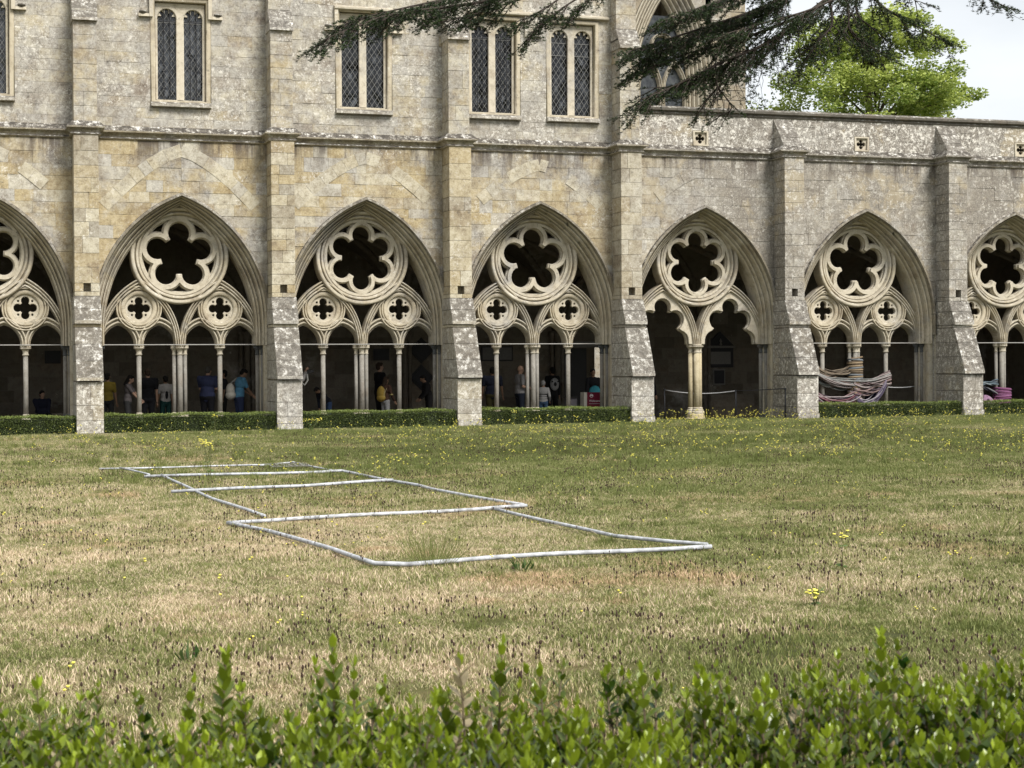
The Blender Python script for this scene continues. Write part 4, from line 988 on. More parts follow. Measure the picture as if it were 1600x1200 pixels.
# ------------------------------------------------------------------ hedges
def leaf_cloud(n, P0, size, up_bias=.4, seed=0, fold=True, elong=1.9):
    """n small pointed leaves at points P0 with random facing"""
    r = np.random.default_rng(seed); P0 = np.asarray(P0); n = len(P0)
    a = r.normal(size=(n, 3)); a[:, 2] = np.abs(a[:, 2])*up_bias+a[:, 2]*(1-up_bias)*.5; a /= np.linalg.norm(a, axis=1)[:, None]
    b = np.cross(a, r.normal(size=(n, 3))); b /= np.linalg.norm(b, axis=1)[:, None]
    s = size*r.uniform(.6, 1.25, n)[:, None] if np.isscalar(size) else size[:, None]
    c = np.cross(a, b)*s*.14
    V = np.stack([P0, P0+a*s*.45*elong/1.9+b*s*.3+c, P0+a*s*elong/1.9, P0+a*s*.45*elong/1.9-b*s*.3+c], 1).reshape(-1, 3)
    k = np.arange(n)*4; F = np.concatenate([np.stack([k, k+1, k+2], 1), np.stack([k, k+2, k+3], 1)]); return V, F
M_BOX = leaf_mat('box_leaves', (.04, .06, .016), (.25, .31, .075), rough=.45, trans=.2)
M_HCORE = plain('hedge_shade', (.012, .018, .006), .9)  # near-black filler that paints the shade inside the hedges
def far_hedge(i, x0, x1, label):
    zg = gz((x0+x1)/2)-.02; h = .45+.0*i-.012*max(0, i-1); y0, y1 = -1.38, -.72
    t = thing('box_hedge', label, 'hedge', ((x0+x1)/2, -1.05, zg), 'clipped box hedges along the cloister')
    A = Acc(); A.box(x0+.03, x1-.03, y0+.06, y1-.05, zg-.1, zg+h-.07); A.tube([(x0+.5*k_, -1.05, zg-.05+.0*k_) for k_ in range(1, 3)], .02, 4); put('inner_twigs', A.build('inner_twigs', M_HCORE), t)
    r = np.random.default_rng(50+i); nf, nt, ns = int(2600*(x1-x0)), int(1500*(x1-x0)), 1400
    def wob(x, z): return .025*np.sin(x*3.1+i)+.02*np.sin(x*7.3+z*5)
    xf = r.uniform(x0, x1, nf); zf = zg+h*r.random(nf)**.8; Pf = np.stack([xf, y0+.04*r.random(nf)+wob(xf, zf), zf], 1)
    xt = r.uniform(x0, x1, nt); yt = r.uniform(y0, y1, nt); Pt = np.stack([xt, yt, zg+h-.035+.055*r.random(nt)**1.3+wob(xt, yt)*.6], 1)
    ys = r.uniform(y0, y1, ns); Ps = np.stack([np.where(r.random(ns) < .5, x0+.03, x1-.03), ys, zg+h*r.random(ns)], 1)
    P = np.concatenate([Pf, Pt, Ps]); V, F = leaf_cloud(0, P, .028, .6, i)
    rv = np.concatenate([r.random(nf)**1.6*.7, .45+.55*r.random(nt), r.random(ns)*.5]); brown = np.array([noise.noise(Vector((p[0]*1.3+i*7, 0, p[2]*2))) for p in P[::1]])  # lighter top and darker side leaves: light painted into the leaf tones
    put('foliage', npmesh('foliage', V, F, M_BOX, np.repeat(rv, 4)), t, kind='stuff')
HL = {0: 'clipped box hedge under the far left opening, left of the blotched buttress', 1: 'clipped box hedge in front of the queue of people', 2: 'clipped box hedge below the person with the yellow backpack',
      3: 'clipped box hedge below the red sign', 5: 'clipped box hedge below the yarn drapes', 6: 'clipped box hedge at the far right edge below the blue strips'}
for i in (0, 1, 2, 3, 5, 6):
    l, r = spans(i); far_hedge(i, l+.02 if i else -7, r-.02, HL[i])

# foreground hedge: separate leafy shoots
M_FBOX = leaf_mat('near_box_leaves', (.012, .040, .004), (.36, .45, .03), rough=.28, trans=.34, spec=.55, sc=8)  # dark and light leaf tones paint shadow and gloss into the colour
M_DRYL = leaf_mat('dry_leaves', (.30, .24, .14), (.45, .38, .24)); M_TWIG = plain('twig_bark', (.10, .075, .045), .8)
fg = thing('foreground_hedge', 'tall box hedge with glossy green shoots across the bottom of the view, nearest the camera', 'hedge', (-3.9, -40.75, gz(-4)))
LF = np.array([(0, 0, 0), (.28, .23, .06), (.28, -.23, .06), (.66, .24, .05), (.66, -.24, .05), (1, 0, -.04), (.3, 0, 0), (.68, 0, -.01)])
LFF = [(0, 1, 6), (0, 6, 2), (6, 1, 3), (6, 3, 7), (2, 6, 7), (2, 7, 4), (3, 5, 7), (7, 5, 4)]
VV, FF, RR, MI = [], [], [], []; stems = Acc(); nb = 0
def put_leaf(p, d, upv, s, rv, mi):
    global nb
    d = d.normalized(); side = d.cross(upv); side = side.normalized() if side.length > .01 else d.orthogonal(); nn = side.cross(d)
    for q in LF: VV.append(p+d*(q[0]*s)+side*(q[1]*s)+nn*(q[2]*s))
    for f in LFF: FF.append((f[0]+nb, f[1]+nb, f[2]+nb)); MI.append(mi)
    RR.extend([rv]*8); nb += 8
def shoot(base, h, lean, dry=False, s=.024, tone=.5):
    tip = base+Vector((lean[0], lean[1], h)); n_l = max(3, int(h/(.0145 if h < .12 else .012))); ph = random.uniform(0, PI)
    stems.tube([base, base+(tip-base)*.5+Vector((lean[0]*-.1, 0, 0)), tip], [.0022, .0018, .001], 4, .5, False)
    for q in range(n_l):
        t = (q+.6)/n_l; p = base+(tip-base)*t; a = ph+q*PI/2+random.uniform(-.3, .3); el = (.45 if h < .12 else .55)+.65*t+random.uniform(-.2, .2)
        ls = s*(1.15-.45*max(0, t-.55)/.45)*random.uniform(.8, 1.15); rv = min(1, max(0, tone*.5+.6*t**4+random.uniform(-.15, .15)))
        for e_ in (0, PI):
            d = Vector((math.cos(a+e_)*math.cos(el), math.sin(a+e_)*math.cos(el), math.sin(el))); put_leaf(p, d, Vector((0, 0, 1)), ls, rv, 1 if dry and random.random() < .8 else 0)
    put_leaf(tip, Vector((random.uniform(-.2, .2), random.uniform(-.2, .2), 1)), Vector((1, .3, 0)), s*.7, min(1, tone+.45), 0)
HZ = 1.10+gz(-4)
rr = random.Random(3)
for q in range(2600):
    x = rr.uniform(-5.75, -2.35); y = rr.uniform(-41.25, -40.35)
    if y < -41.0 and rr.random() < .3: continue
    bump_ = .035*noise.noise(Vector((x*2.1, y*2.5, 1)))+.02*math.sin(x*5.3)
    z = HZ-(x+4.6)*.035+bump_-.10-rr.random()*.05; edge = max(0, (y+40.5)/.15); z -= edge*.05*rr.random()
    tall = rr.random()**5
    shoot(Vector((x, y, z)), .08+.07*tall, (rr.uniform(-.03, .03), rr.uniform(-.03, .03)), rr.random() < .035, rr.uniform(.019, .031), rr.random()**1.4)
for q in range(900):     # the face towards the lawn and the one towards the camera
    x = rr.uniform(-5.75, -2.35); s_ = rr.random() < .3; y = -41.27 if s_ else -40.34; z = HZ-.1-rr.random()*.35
    shoot(Vector((x, y, z)), .09, (rr.uniform(-.03, .03), -.05 if s_ else .05), False, .024, rr.random()*.6)  # lower tones paint the side leaves as shaded
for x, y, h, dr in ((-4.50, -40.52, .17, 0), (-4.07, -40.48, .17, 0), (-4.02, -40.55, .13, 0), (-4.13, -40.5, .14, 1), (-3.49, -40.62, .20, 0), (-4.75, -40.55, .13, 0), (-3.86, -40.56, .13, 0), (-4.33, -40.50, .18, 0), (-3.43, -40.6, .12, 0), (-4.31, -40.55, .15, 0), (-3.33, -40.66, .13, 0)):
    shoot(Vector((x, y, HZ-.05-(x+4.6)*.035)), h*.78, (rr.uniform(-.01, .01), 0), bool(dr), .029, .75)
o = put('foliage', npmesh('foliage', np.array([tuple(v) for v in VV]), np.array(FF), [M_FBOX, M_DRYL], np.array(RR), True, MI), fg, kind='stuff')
put('twigs', stems.build('twigs', M_TWIG), fg, kind='stuff')
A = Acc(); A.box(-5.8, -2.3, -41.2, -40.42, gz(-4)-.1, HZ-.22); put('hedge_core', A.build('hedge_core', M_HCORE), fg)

# ------------------------------------------------------------------ weeds that stand out in the lawn
M_WEED = leaf_mat('weed_leaves', (.05, .10, .025), (.16, .24, .07), trans=.3)
def ragwort(label, x, y, h, nst=3, spread=.08, seed=0, lean=0):
    r = random.Random(seed); zg = gz(x); t = thing('ragwort', label, 'wildflower', (x, y, zg), 'tall yellow wildflowers')
    A, B, C_ = Acc(), Acc(), []
    for s_ in range(nst):
        lx, ly = r.uniform(-spread, spread)+lean, r.uniform(-spread, spread); hh = h*r.uniform(.8, 1.)
        p0, p1, p2 = Vector((x+lx*.1, y+ly*.1, zg-.01)), Vector((x+lx*.5, y+ly*.5, zg+hh*.55)), Vector((x+lx, y+ly, zg+hh)); A.tube([p0, p1, p2], [.004, .003, .002], 5, .4)
        for q in range(4):
            tt = r.random()*.8+.1; C_.append((p0.lerp(p1, tt*2) if tt < .5 else p1.lerp(p2, tt*2-1)))
        for q in range(7):
            c = p2+Vector((r.uniform(-.05, .05), r.uniform(-.04, .04), r.uniform(-.06, .01))); A.tube([p2-Vector((0, 0, .07)), c], .0012, 3, .4, False); B.lathe([(.003, c.z-.003), (.014, c.z+.003), (.012, c.z+.007), (.003, c.z+.006)], c.x, c.y, 8)
    put('stems', A.build('stems', M_STEM), t); put('flower_heads', B.build('flower_heads', M_YEL), t, kind='stuff')
    V, F = leaf_cloud(0, np.array([tuple(c) for c in C_ for _ in range(2)]), .045, .3, seed, elong=2.2); put('leaves', npmesh('leaves', V, F, M_WEED, np.repeat(rng.random(len(V)//4), 4)), t, kind='stuff')
ragwort('tall yellow ragwort growing through the rear white pipe frame', -1.81, -19.6, .62, 4, .12, 1)
ragwort('bright yellow ragwort clump before the hedge under the yellow backpack', 2.75, -2.6, .34, 6, .22, 2)
ragwort('single thin-stemmed yellow flower standing alone on the right of the lawn', 1.42, -31.3, .34, 1, .02, 3)
ragwort('low leaning yellow flower in the dry grass at lower right', .36, -32.9, .12, 2, .09, 4)
ragwort('pale green ragwort against the hedge right of the second buttress from left', -1.15+1.75, -1.75, .42, 2, .06, 5)
ragwort('pale green stalk against the hedge below the red sign opening', 8.05, -1.75, .42, 2, .05, 6)
def tuft(label, x, y, n, size, h, w, name='grass_tuft', mat=M_GRASS, seed=0, cat='grass tuft'):
    V, F, R_ = blades(n, size, h*.5, h, w, .55, seed); r2 = V[:, :2]*.45; V[0::5, :2] = r2[0::5]; V[1::5, :2] = r2[1::5]
    t = thing(name, label, cat, (x, y, gz(x))); V = V+np.array([x, y, gz(x)]); put('leaves', npmesh('leaves', V, F, mat, R_*.5), t, kind='stuff'); return t
tuft('tall wispy green grass tuft over the front bar of the nearest pipe frame', -1.42, -29.87, 260, .5, .38, .0042, seed=1)
tuft('low bright green rosette in front of the nearest pipe frame', -.86, -30.45, 26, .2, .12, .02, 'broadleaf_weed', M_WEED, 2, 'weed')
tuft('light green broad-leaved weed in the dry grass at lower left', -3.74, -33.6, 9, .16, .13, .035, 'broadleaf_weed', M_WEED, 3, 'weed')
tuft('dark green tuft beside the left bar of the middle pipe frame', -2.1, -21.6, 60, .3, .22, .008, seed=4)
tuft('loose pale grass clump at the right edge of the lawn', 3.9, -29.5, 120, .7, .3, .005, seed=5)
tuft('green tuft just right of the corner of the middle pipe frame', 1.2, -24.9, 50, .4, .2, .006, seed=6)
tuft('small green clump left of the rear pipe frame', -2.95, -17.6, 50, .3, .22, .008, seed=7)

# ------------------------------------------------------------------ white pipe frames lying on the lawn
M_PIPE = plain('galvanised_pipe', (.40, .41, .43), .55, 0, .35, .45, 12, .4); M_NET = plain('old_net', (.30, .29, .27), .8)
def frame(label, pipes, r=.02, nets=()):
    allp = [p for q in pipes for p in q[1]]; cx_ = sum(p[0] for p in allp)/len(allp); cy_ = sum(p[1] for p in allp)/len(allp)
    t = thing('pipe_frame', label, 'goal frame', (cx_, cy_, gz(cx_)), 'white pipe frames lying on the lawn')
    for q_, (nm, pts, *rr_) in enumerate(pipes):
        rq = rr_[0] if rr_ else r; P = []
        for (xa, ya), (xb, yb) in zip(pts, pts[1:]):
            for s_ in range(4): P.append((xa+(xb-xa)*s_/4, ya+(yb-ya)*s_/4))
        P.append(pts[-1]); A = Acc()
        A.tube([(x, y, gz(x)+rq+(.012 if y < -22 else .03)+.018*q_*.6+.004*math.sin(x*3+y*2)) for x, y in P], rq, 10); put(nm, A.build(nm, M_PIPE, True), t)
    for (x0, y0, x1, y1, z) in nets:
        A = Acc(); n1, n2 = int(abs(x1-x0)/.09), int(abs(y1-y0)/.16)
        for k_ in range(n1+1): A.tube([(x0+(x1-x0)*k_/n1+.02*math.sin(k_), y0, z), (x0+(x1-x0)*k_/n1, (y0+y1)/2, z+.015), (x0+(x1-x0)*k_/n1-.02*math.sin(k_*2), y1, z)], .004, 3, 0, False)
        for k_ in range(n2+1): A.tube([(x0, y0+(y1-y0)*k_/n2, z), (x1, y0+(y1-y0)*k_/n2+.03, z)], .004, 3, 0, False)
        put('netting', A.build('netting', M_NET), t, kind='stuff')
frame('farthest and smallest white pipe frame, partly sunk in grass at the rear left', [('front_bar', [(-3.05, -16.25), (-.9, -16.35), (-.37, -16.31)], .014), ('corner_bar', [(-.7, -16.72), (-.05, -15.95), (0.0, -17.3), (.08, -18.5)], .014), ('side_bar', [(-2.76, -16.45), (-2.5, -18.3)], .014)], nets=[(-.6, -17.4, -.02, -16.5, .03)])
frame('middle white pipe frame with a second cross bar lying over it', [('rear_bar', [(-2.58, -18.4), (-.17, -18.6), (.22, -18.48), (.39, -20.77), (.62, -22.85), (.89, -25.0)]), ('side_bar', [(-2.34, -18.35), (-2.26, -21.92), (-2.0, -25.3)], .018), ('cross_bar', [(-2.57, -21.8), (-.86, -21.5), (.37, -21.0)])])
frame('nearest and largest white pipe frame, a skewed rectangle in the dry grass', [('rear_bar', [(-2.46, -25.82), (-.75, -25.45), (.21, -25.36), (.89, -25.11)]), ('front_bar', [(-2.46, -25.9), (-2.23, -26.97), (-1.97, -28.7), (-1.87, -29.85), (-1.64, -30.0), (-1.3, -29.92), (-.96, -29.85), (-.17, -29.78), (1.02, -29.76)], .019), ('side_bar', [(.39, -25.5), (.46, -27.01), (.55, -28.72), (.8, -29.29), (1.02, -29.68)], .017)])
M_STRAW = plain('dry_stalk', (.42, .35, .22), .8)
A = Acc()
for k_ in range(60):
    x, y = random.uniform(-2, .6), random.uniform(-28.9, -22); a_ = random.uniform(-.5, .5)+(0 if random.random() < .7 else 1.5); l = random.uniform(.15, .4); A.tube([(x, y, gz(x)+.05), (x+l*math.cos(a_)*.5, y+l*math.sin(a_)*.5, gz(x)+.07), (x+l*math.cos(a_), y+l*math.sin(a_), gz(x)+.045)], .002, 3, 0, False)
o = put('dry_stalks', A.build('dry_stalks', M_STRAW), kind='stuff')

# ------------------------------------------------------------------ rope barriers
M_ROPE = plain('grey_rope', (.42, .42, .42), .8); M_POST = plain('dark_post', (.05, .05, .055), .5)
def stanchion(label, x, y, h=.95, z0=ZFLOOR):
    t = thing('barrier_post', label, 'barrier post', (x, y, z0), 'dark posts of the rope barrier'); A = Acc(); A.lathe([(.022, z0+.02), (.022, z0+h)], x, y, 10); put('post', A.build('post', M_POST, True), t)
    A = Acc(); A.lathe([(.14, z0), (.14, z0+.02), (.03, z0+.04)], x, y, 16); put('foot', A.build('foot', M_POST), t); A = Acc(); A.lathe([(.03, z0+h-.03), (.034, z0+h), (.02, z0+h+.02)], x, y, 10); put('cap', A.build('cap', M_POST), t)
def rope(label, p0, p1, sag, r=.014, mat=M_ROPE):
    A = Acc(); P = [Vector(p0).lerp(Vector(p1), k_/12)-Vector((0, 0, sag*4*(k_/12)*(1-k_/12))) for k_ in range(13)]; A.tube(P, r, 6); o = put('barrier_rope', A.build('barrier_rope', mat, True)); o['label'] = label; o['category'] = 'rope'; o['group'] = 'ropes of the barrier'
stanchion('barrier post at the left of the doorway bay', 13.64, 2.0, .96); stanchion('barrier post in the middle of the doorway bay, behind the tablet', 15.46, 1.2, .92); stanchion('barrier post outside at the right, in front of the buttress', 16.02, -.75, .80, gz(16))
rope('sagging rope between the left and middle barrier posts', (13.64, 2.0, .79), (15.46, 1.2, .76), .09); rope('straight dark rope from the middle post to the outside post', (15.46, 1.2, .76), (16.02, -.75, .84), .01, .012, M_POST)
rope('pale rope between the right shafts of the yarn-draped opening', (19.9, .75, .83), (20.85, .75, .84), .03)

# ------------------------------------------------------------------ yarn drapes wound between the columns
def drape(label, x0, z0, x1, z1, sag, n, th, cols_, y=.62, loc=None, seed=0, twist=.12, r=.023):
    rr_ = random.Random(seed); t = thing('yarn_drape', label, 'fabric drape', ((x0+x1)/2, y, min(z0, z1)-sag), 'yarn drapes wound between the columns')
    mats = [plain('yarn', tuple((v*.75+.25*sum(c)/3)*.42 for v in c), .9) for c in cols_]
    for s_ in range(n):
        o0, o1 = rr_.uniform(-th, th), rr_.uniform(-th, th); sg = sag*rr_.uniform(.7, 1.35); ph = rr_.uniform(0, 6); yo = y+rr_.uniform(-.06, .06); A = Acc(); P = []
        for k_ in range(15):
            f = k_/14; P.append((x0+(x1-x0)*f, yo+.03*math.sin(ph+f*9), z0+o0+(z1+o1-z0-o0)*f-sg*4*f*(1-f)+twist*.3*math.sin(ph+f*7)))
        A.tube(P, r*rr_.uniform(.6, 1.2), 5); put('strand', A.build('strand', mats[s_ % len(mats)], True), t)
BX = BAYX[5]
BRN = [(.28, .20, .12), (.20, .15, .10), (.36, .27, .17)]; GRN = [(.22, .26, .23), (.45, .45, .42), (.15, .19, .18), (.33, .24, .22)]
PNK = [(.45, .29, .26), (.30, .20, .20), (.55, .45, .42), (.22, .15, .19)]; RED = [(.50, .30, .31), (.12, .08, .10), (.60, .5, .5), (.36, .12, .16)]; VIO = [(.34, .26, .38), (.55, .5, .56), (.16, .12, .22)]
drape('brown yarn swag at the top left between the first two columns', 17.6, 1.42, 18.82, 1.45, .24, 14, .10, BRN, seed=1)
drape('grey-green yarn swag under the brown one, left of the central column', 17.6, 1.08, 18.85, 1.0, .16, 16, .16, GRN, seed=2)
drape('long pale pink yarn swag crossing the central column to the right column', 17.6, 1.2, 19.92, 1.18, .26, 12, .05, PNK[::2]+GRN[1:2], y=.5, seed=3)
drape('thick salmon and brown yarn mass right of the central column', 18.75, .85, 19.92, 1.08, .12, 22, .20, PNK, y=.52, seed=4)
drape('pink and black yarn swag low on the left, just over the hedge', 17.55, .62, 18.95, .68, .27, 20, .12, RED, y=.52, seed=5)
drape('violet and white yarn loop low on the right, just over the hedge', 18.8, .55, 19.75, .95, .36, 13, .07, VIO, y=.52, seed=6)
def wrap(label, x, y, z0, z1, r, cols_, seed=0, cat='yarn wrap'):
    rr_ = random.Random(seed); t = thing('yarn_wrap', label, cat, (x, y, z0)); mats = [plain('wrap_yarn', tuple(v*.6 for v in c), .9) for c in cols_]; z = z0; k_ = 0
    while z < z1:
        A = Acc(); hh = rr_.uniform(.03, .06); til = rr_.uniform(-.03, .03)
        P = [(x+r*rr_.uniform(.97, 1.03)*math.cos(2*PI*q/14), y+r*.8*math.sin(2*PI*q/14), z+til*math.cos(2*PI*q/14)) for q in range(15)]; A.tube(P, hh*.62, 6); put('band', A.build('band', mats[rr_.randrange(len(mats))], True), t); z += hh; k_ += 1
wrap('brown and tan wrap round the central column, above the pale pink swag', BX, .66, 1.02, 1.66, .21, BRN+[(.22, .24, .26)], 2)
wrap('brown wrap round the lower central column behind the salmon drape', BX, .66, .25, .98, .20, BRN+PNK, 3)
wrap('plum purple wrap at the foot of the central column, far right opening', BAYX[6]+.02, .66, .22, .74, .26, [(.26, .09, .20), (.32, .13, .26), (.22, .07, .15)], 4)
drape('blue and grey strips tied at the far right opening', 22.5, .90, 23.45, .93, .03, 10, .06, [(.20, .30, .36), (.35, .42, .45), (.08, .10, .14)], seed=8)
drape('dark strand bundle sloping down to the purple wrap, far right opening', 22.7, .88, 23.5, .62, .02, 5, .03, [(.05, .05, .07), (.4, .4, .42)], seed=9)
drape('magenta strands hanging left of the purple wrap, far right opening', 22.95, .38, 23.5, .48, .05, 8, .08, [(.35, .06, .18), (.25, .05, .15)], seed=10)
t = thing('yarn_ball', 'big mauve wool ball beside the buttress at the far right opening', 'ball', (22.86, .35, .02)); A = Acc()
for q in range(16):
    ax = Vector((random.gauss(0, 1), random.gauss(0, 1), random.gauss(0, 1))).normalized(); u_ = ax.orthogonal().normalized(); v_ = ax.cross(u_)
    A.tube([Vector((22.86, .35, .30))+(u_*math.cos(2*PI*k_/20)+v_*math.sin(2*PI*k_/20))*.235 for k_ in range(21)], .045, 5)
put('yarn', A.build('yarn', plain('mauve_wool', (.20, .12, .18), .95), True), t)

# ------------------------------------------------------------------ red sign and its desk
t = thing('welcome_sign', 'dark red sign board with a round white emblem and white lettering behind the hedge', 'sign', (11.25, 1.25, ZFLOOR))
A = Acc(); A.box(11.05, 11.62, 1.22, 1.27, .10, .76); put('board', A.build('board', plain('sign_red', (.16, .012, .03), .5)), t)
A = Acc(); A.box(10.96, 11.045, 1.2, 1.5, ZFLOOR, .76); put('side_post', A.build('side_post', plain('post_cream', (.5, .47, .4), .6)), t)
M_SIGNW = plain('sign_white', (.72, .68, .66), .6)
def text(s_, size, x, y, z, mat, name='lettering', par=None, al='LEFT'):
    cu = bpy.data.curves.new(name, 'FONT'); cu.body = s_; cu.size = size; cu.extrude = .002; cu.align_x = al; o = bpy.data.objects.new(name, cu); me = bpy.data.meshes.new_from_object(o); bpy.data.objects.remove(o)
    co = np.empty(len(me.vertices)*3); me.vertices.foreach_get('co', co); co = co.reshape(-1, 3); me.vertices.foreach_set('co', np.stack([co[:, 0]+x, y-co[:, 2], co[:, 1]+z], 1).ravel()); me.materials.clear(); me.materials.append(mat); me.update(); return put(name, me, par)
text('Welcome', .085, 11.11, 1.216, .50, M_SIGNW, par=t)
V, F = loft(circle(11.18, .665, .05, 20), circle(11.18, .665, .036, 20), [(0, 1.218), (0, 1.214), (1, 1.214), (1, 1.218)], True); put('emblem_ring', mesh('emblem_ring', V, F, M_SIGNW), t)
A = Acc(); A.box(11.14, 11.22, 1.213, 1.219, .66, .69); put('emblem_bar', A.build('emblem_bar', M_SIGNW), t)
A = Acc(); A.box(11.11, 11.42, 1.214, 1.219, .445, .452); put('small_line', A.build('small_line', M_SIGNW), t)
t = thing('side_desk', 'low grey desk standing left of the red sign', 'desk', (10.75, 1.7, ZFLOOR)); A = Acc(); A.box(10.62, 10.88, 1.55, 1.85, ZFLOOR, .60); put('cabinet', A.build('cabinet', plain('desk_grey', (.12, .11, .12), .7)), t); A = Acc(); A.box(10.59, 10.91, 1.52, 1.88, .605, .63); put('top', A.build('top', M_DARK), t)
t = thing('turquoise_chair', 'small round-backed turquoise chair behind the red sign', 'chair', (11.55, 1.9, ZFLOOR)); M_TUR = plain('turquoise', (.03, .22, .27), .6)
V, F = prism_xz([(11.55+.16*math.cos(PI*k_/10), .76+.17*math.sin(PI*k_/10)) for k_ in range(11)]+[(11.39, .5), (11.71, .5)][:2], 1.95, 2.0); put('backrest', mesh('backrest', V, F, M_TUR), t)
A = Acc(); A.box(11.38, 11.72, 1.6, 1.94, .28, .33); put('seat', A.build('seat', M_TUR), t)
for dx in (-.14, .14):
    for yy in (1.64, 1.92): A = Acc(); A.tube([(11.55+dx, yy, ZFLOOR), (11.55+dx, yy, .28)], .012, 6); put('leg', A.build('leg', M_DARK), t)

# ------------------------------------------------------------------ people in the walk
def rot_z(a): return Matrix.Rotation(a, 4, 'Z')
class Body:
    def __init__(s): s.bm = bmesh.new()
    def ell(s, c, r, rot=None, seg=14):
        m = Matrix.Translation(Vector(c)) @ (rot or Matrix()) @ Matrix.Diagonal((*r, 1)); bmesh.ops.create_uvsphere(s.bm, u_segments=seg, v_segments=max(6, seg//2+2), radius=1, matrix=m)
    def cap(s, p0, p1, r0, r1, fl=1.):
        p0, p1 = Vector(p0), Vector(p1); d = p1-p0; L_ = d.length
        if L_ < 1e-4: return
        q = d.to_track_quat('Z', 'X').to_matrix().to_4x4()
        m = Matrix.Translation((p0+p1)/2) @ q
        bmesh.ops.create_cone(s.bm, cap_ends=True, segments=12, radius1=r0, radius2=r1, depth=L_, matrix=m)
        s.ell(p0, (r0,)*3, seg=10); s.ell(p1, (r1,)*3, seg=10)
    def done(s, name, mat, vox=.012, xf=None):
        me = bpy.data.meshes.new(name); s.bm.to_mesh(me); s.bm.free(); o = bpy.data.objects.new(name, me); COL.objects.link(o)
        md = o.modifiers.new('r', 'REMESH'); md.mode = 'VOXEL'; md.voxel_size = vox; ms = o.modifiers.new('s', 'SMOOTH'); ms.factor = .5; ms.iterations = 3
        dg = bpy.context.evaluated_depsgraph_get(); out = bpy.data.meshes.new_from_object(o.evaluated_get(dg)); out.name = name; bpy.data.objects.remove(o); bpy.data.meshes.remove(me)
        if xf: out.transform(xf)
        out.materials.clear(); out.materials.append(mat); out.polygons.foreach_set('use_smooth', [True]*len(out.polygons)); out.update(); return out
def ik(sh, hand, l1, l2, pole):
    d = hand-sh; L_ = min(d.length, (l1+l2)*.999); d = d.normalized(); a = (l1*l1-l2*l2+L_*L_)/(2*L_); h = math.sqrt(max(0, l1*l1-a*a)); pv = (pole-d*pole.dot(d)).normalized()
    return sh+d*a+pv*h, sh+d*L_
CLOTH = {}
def cloth(c):
    k = tuple(c)
    if k not in CLOTH:
        c = tuple(v*.68 for v in c); n = NT('cloth'); n.col(n.mix(n.noise(40, 3), tuple(v*.8 for v in c), tuple(min(1, v*1.15) for v in c))); n.bump(n.noise(14, 3, .6), .5, .03); n.b.inputs['Roughness'].default_value = .9; CLOTH[k] = n.m
    return CLOTH[k]
SKIN = {k: plain('skin', tuple(v*.75 for v in c), .55, var=.06) for k, c in (('light', (.50, .31, .22)), ('mid', (.32, .19, .12)), ('dark', (.13, .075, .045)))}
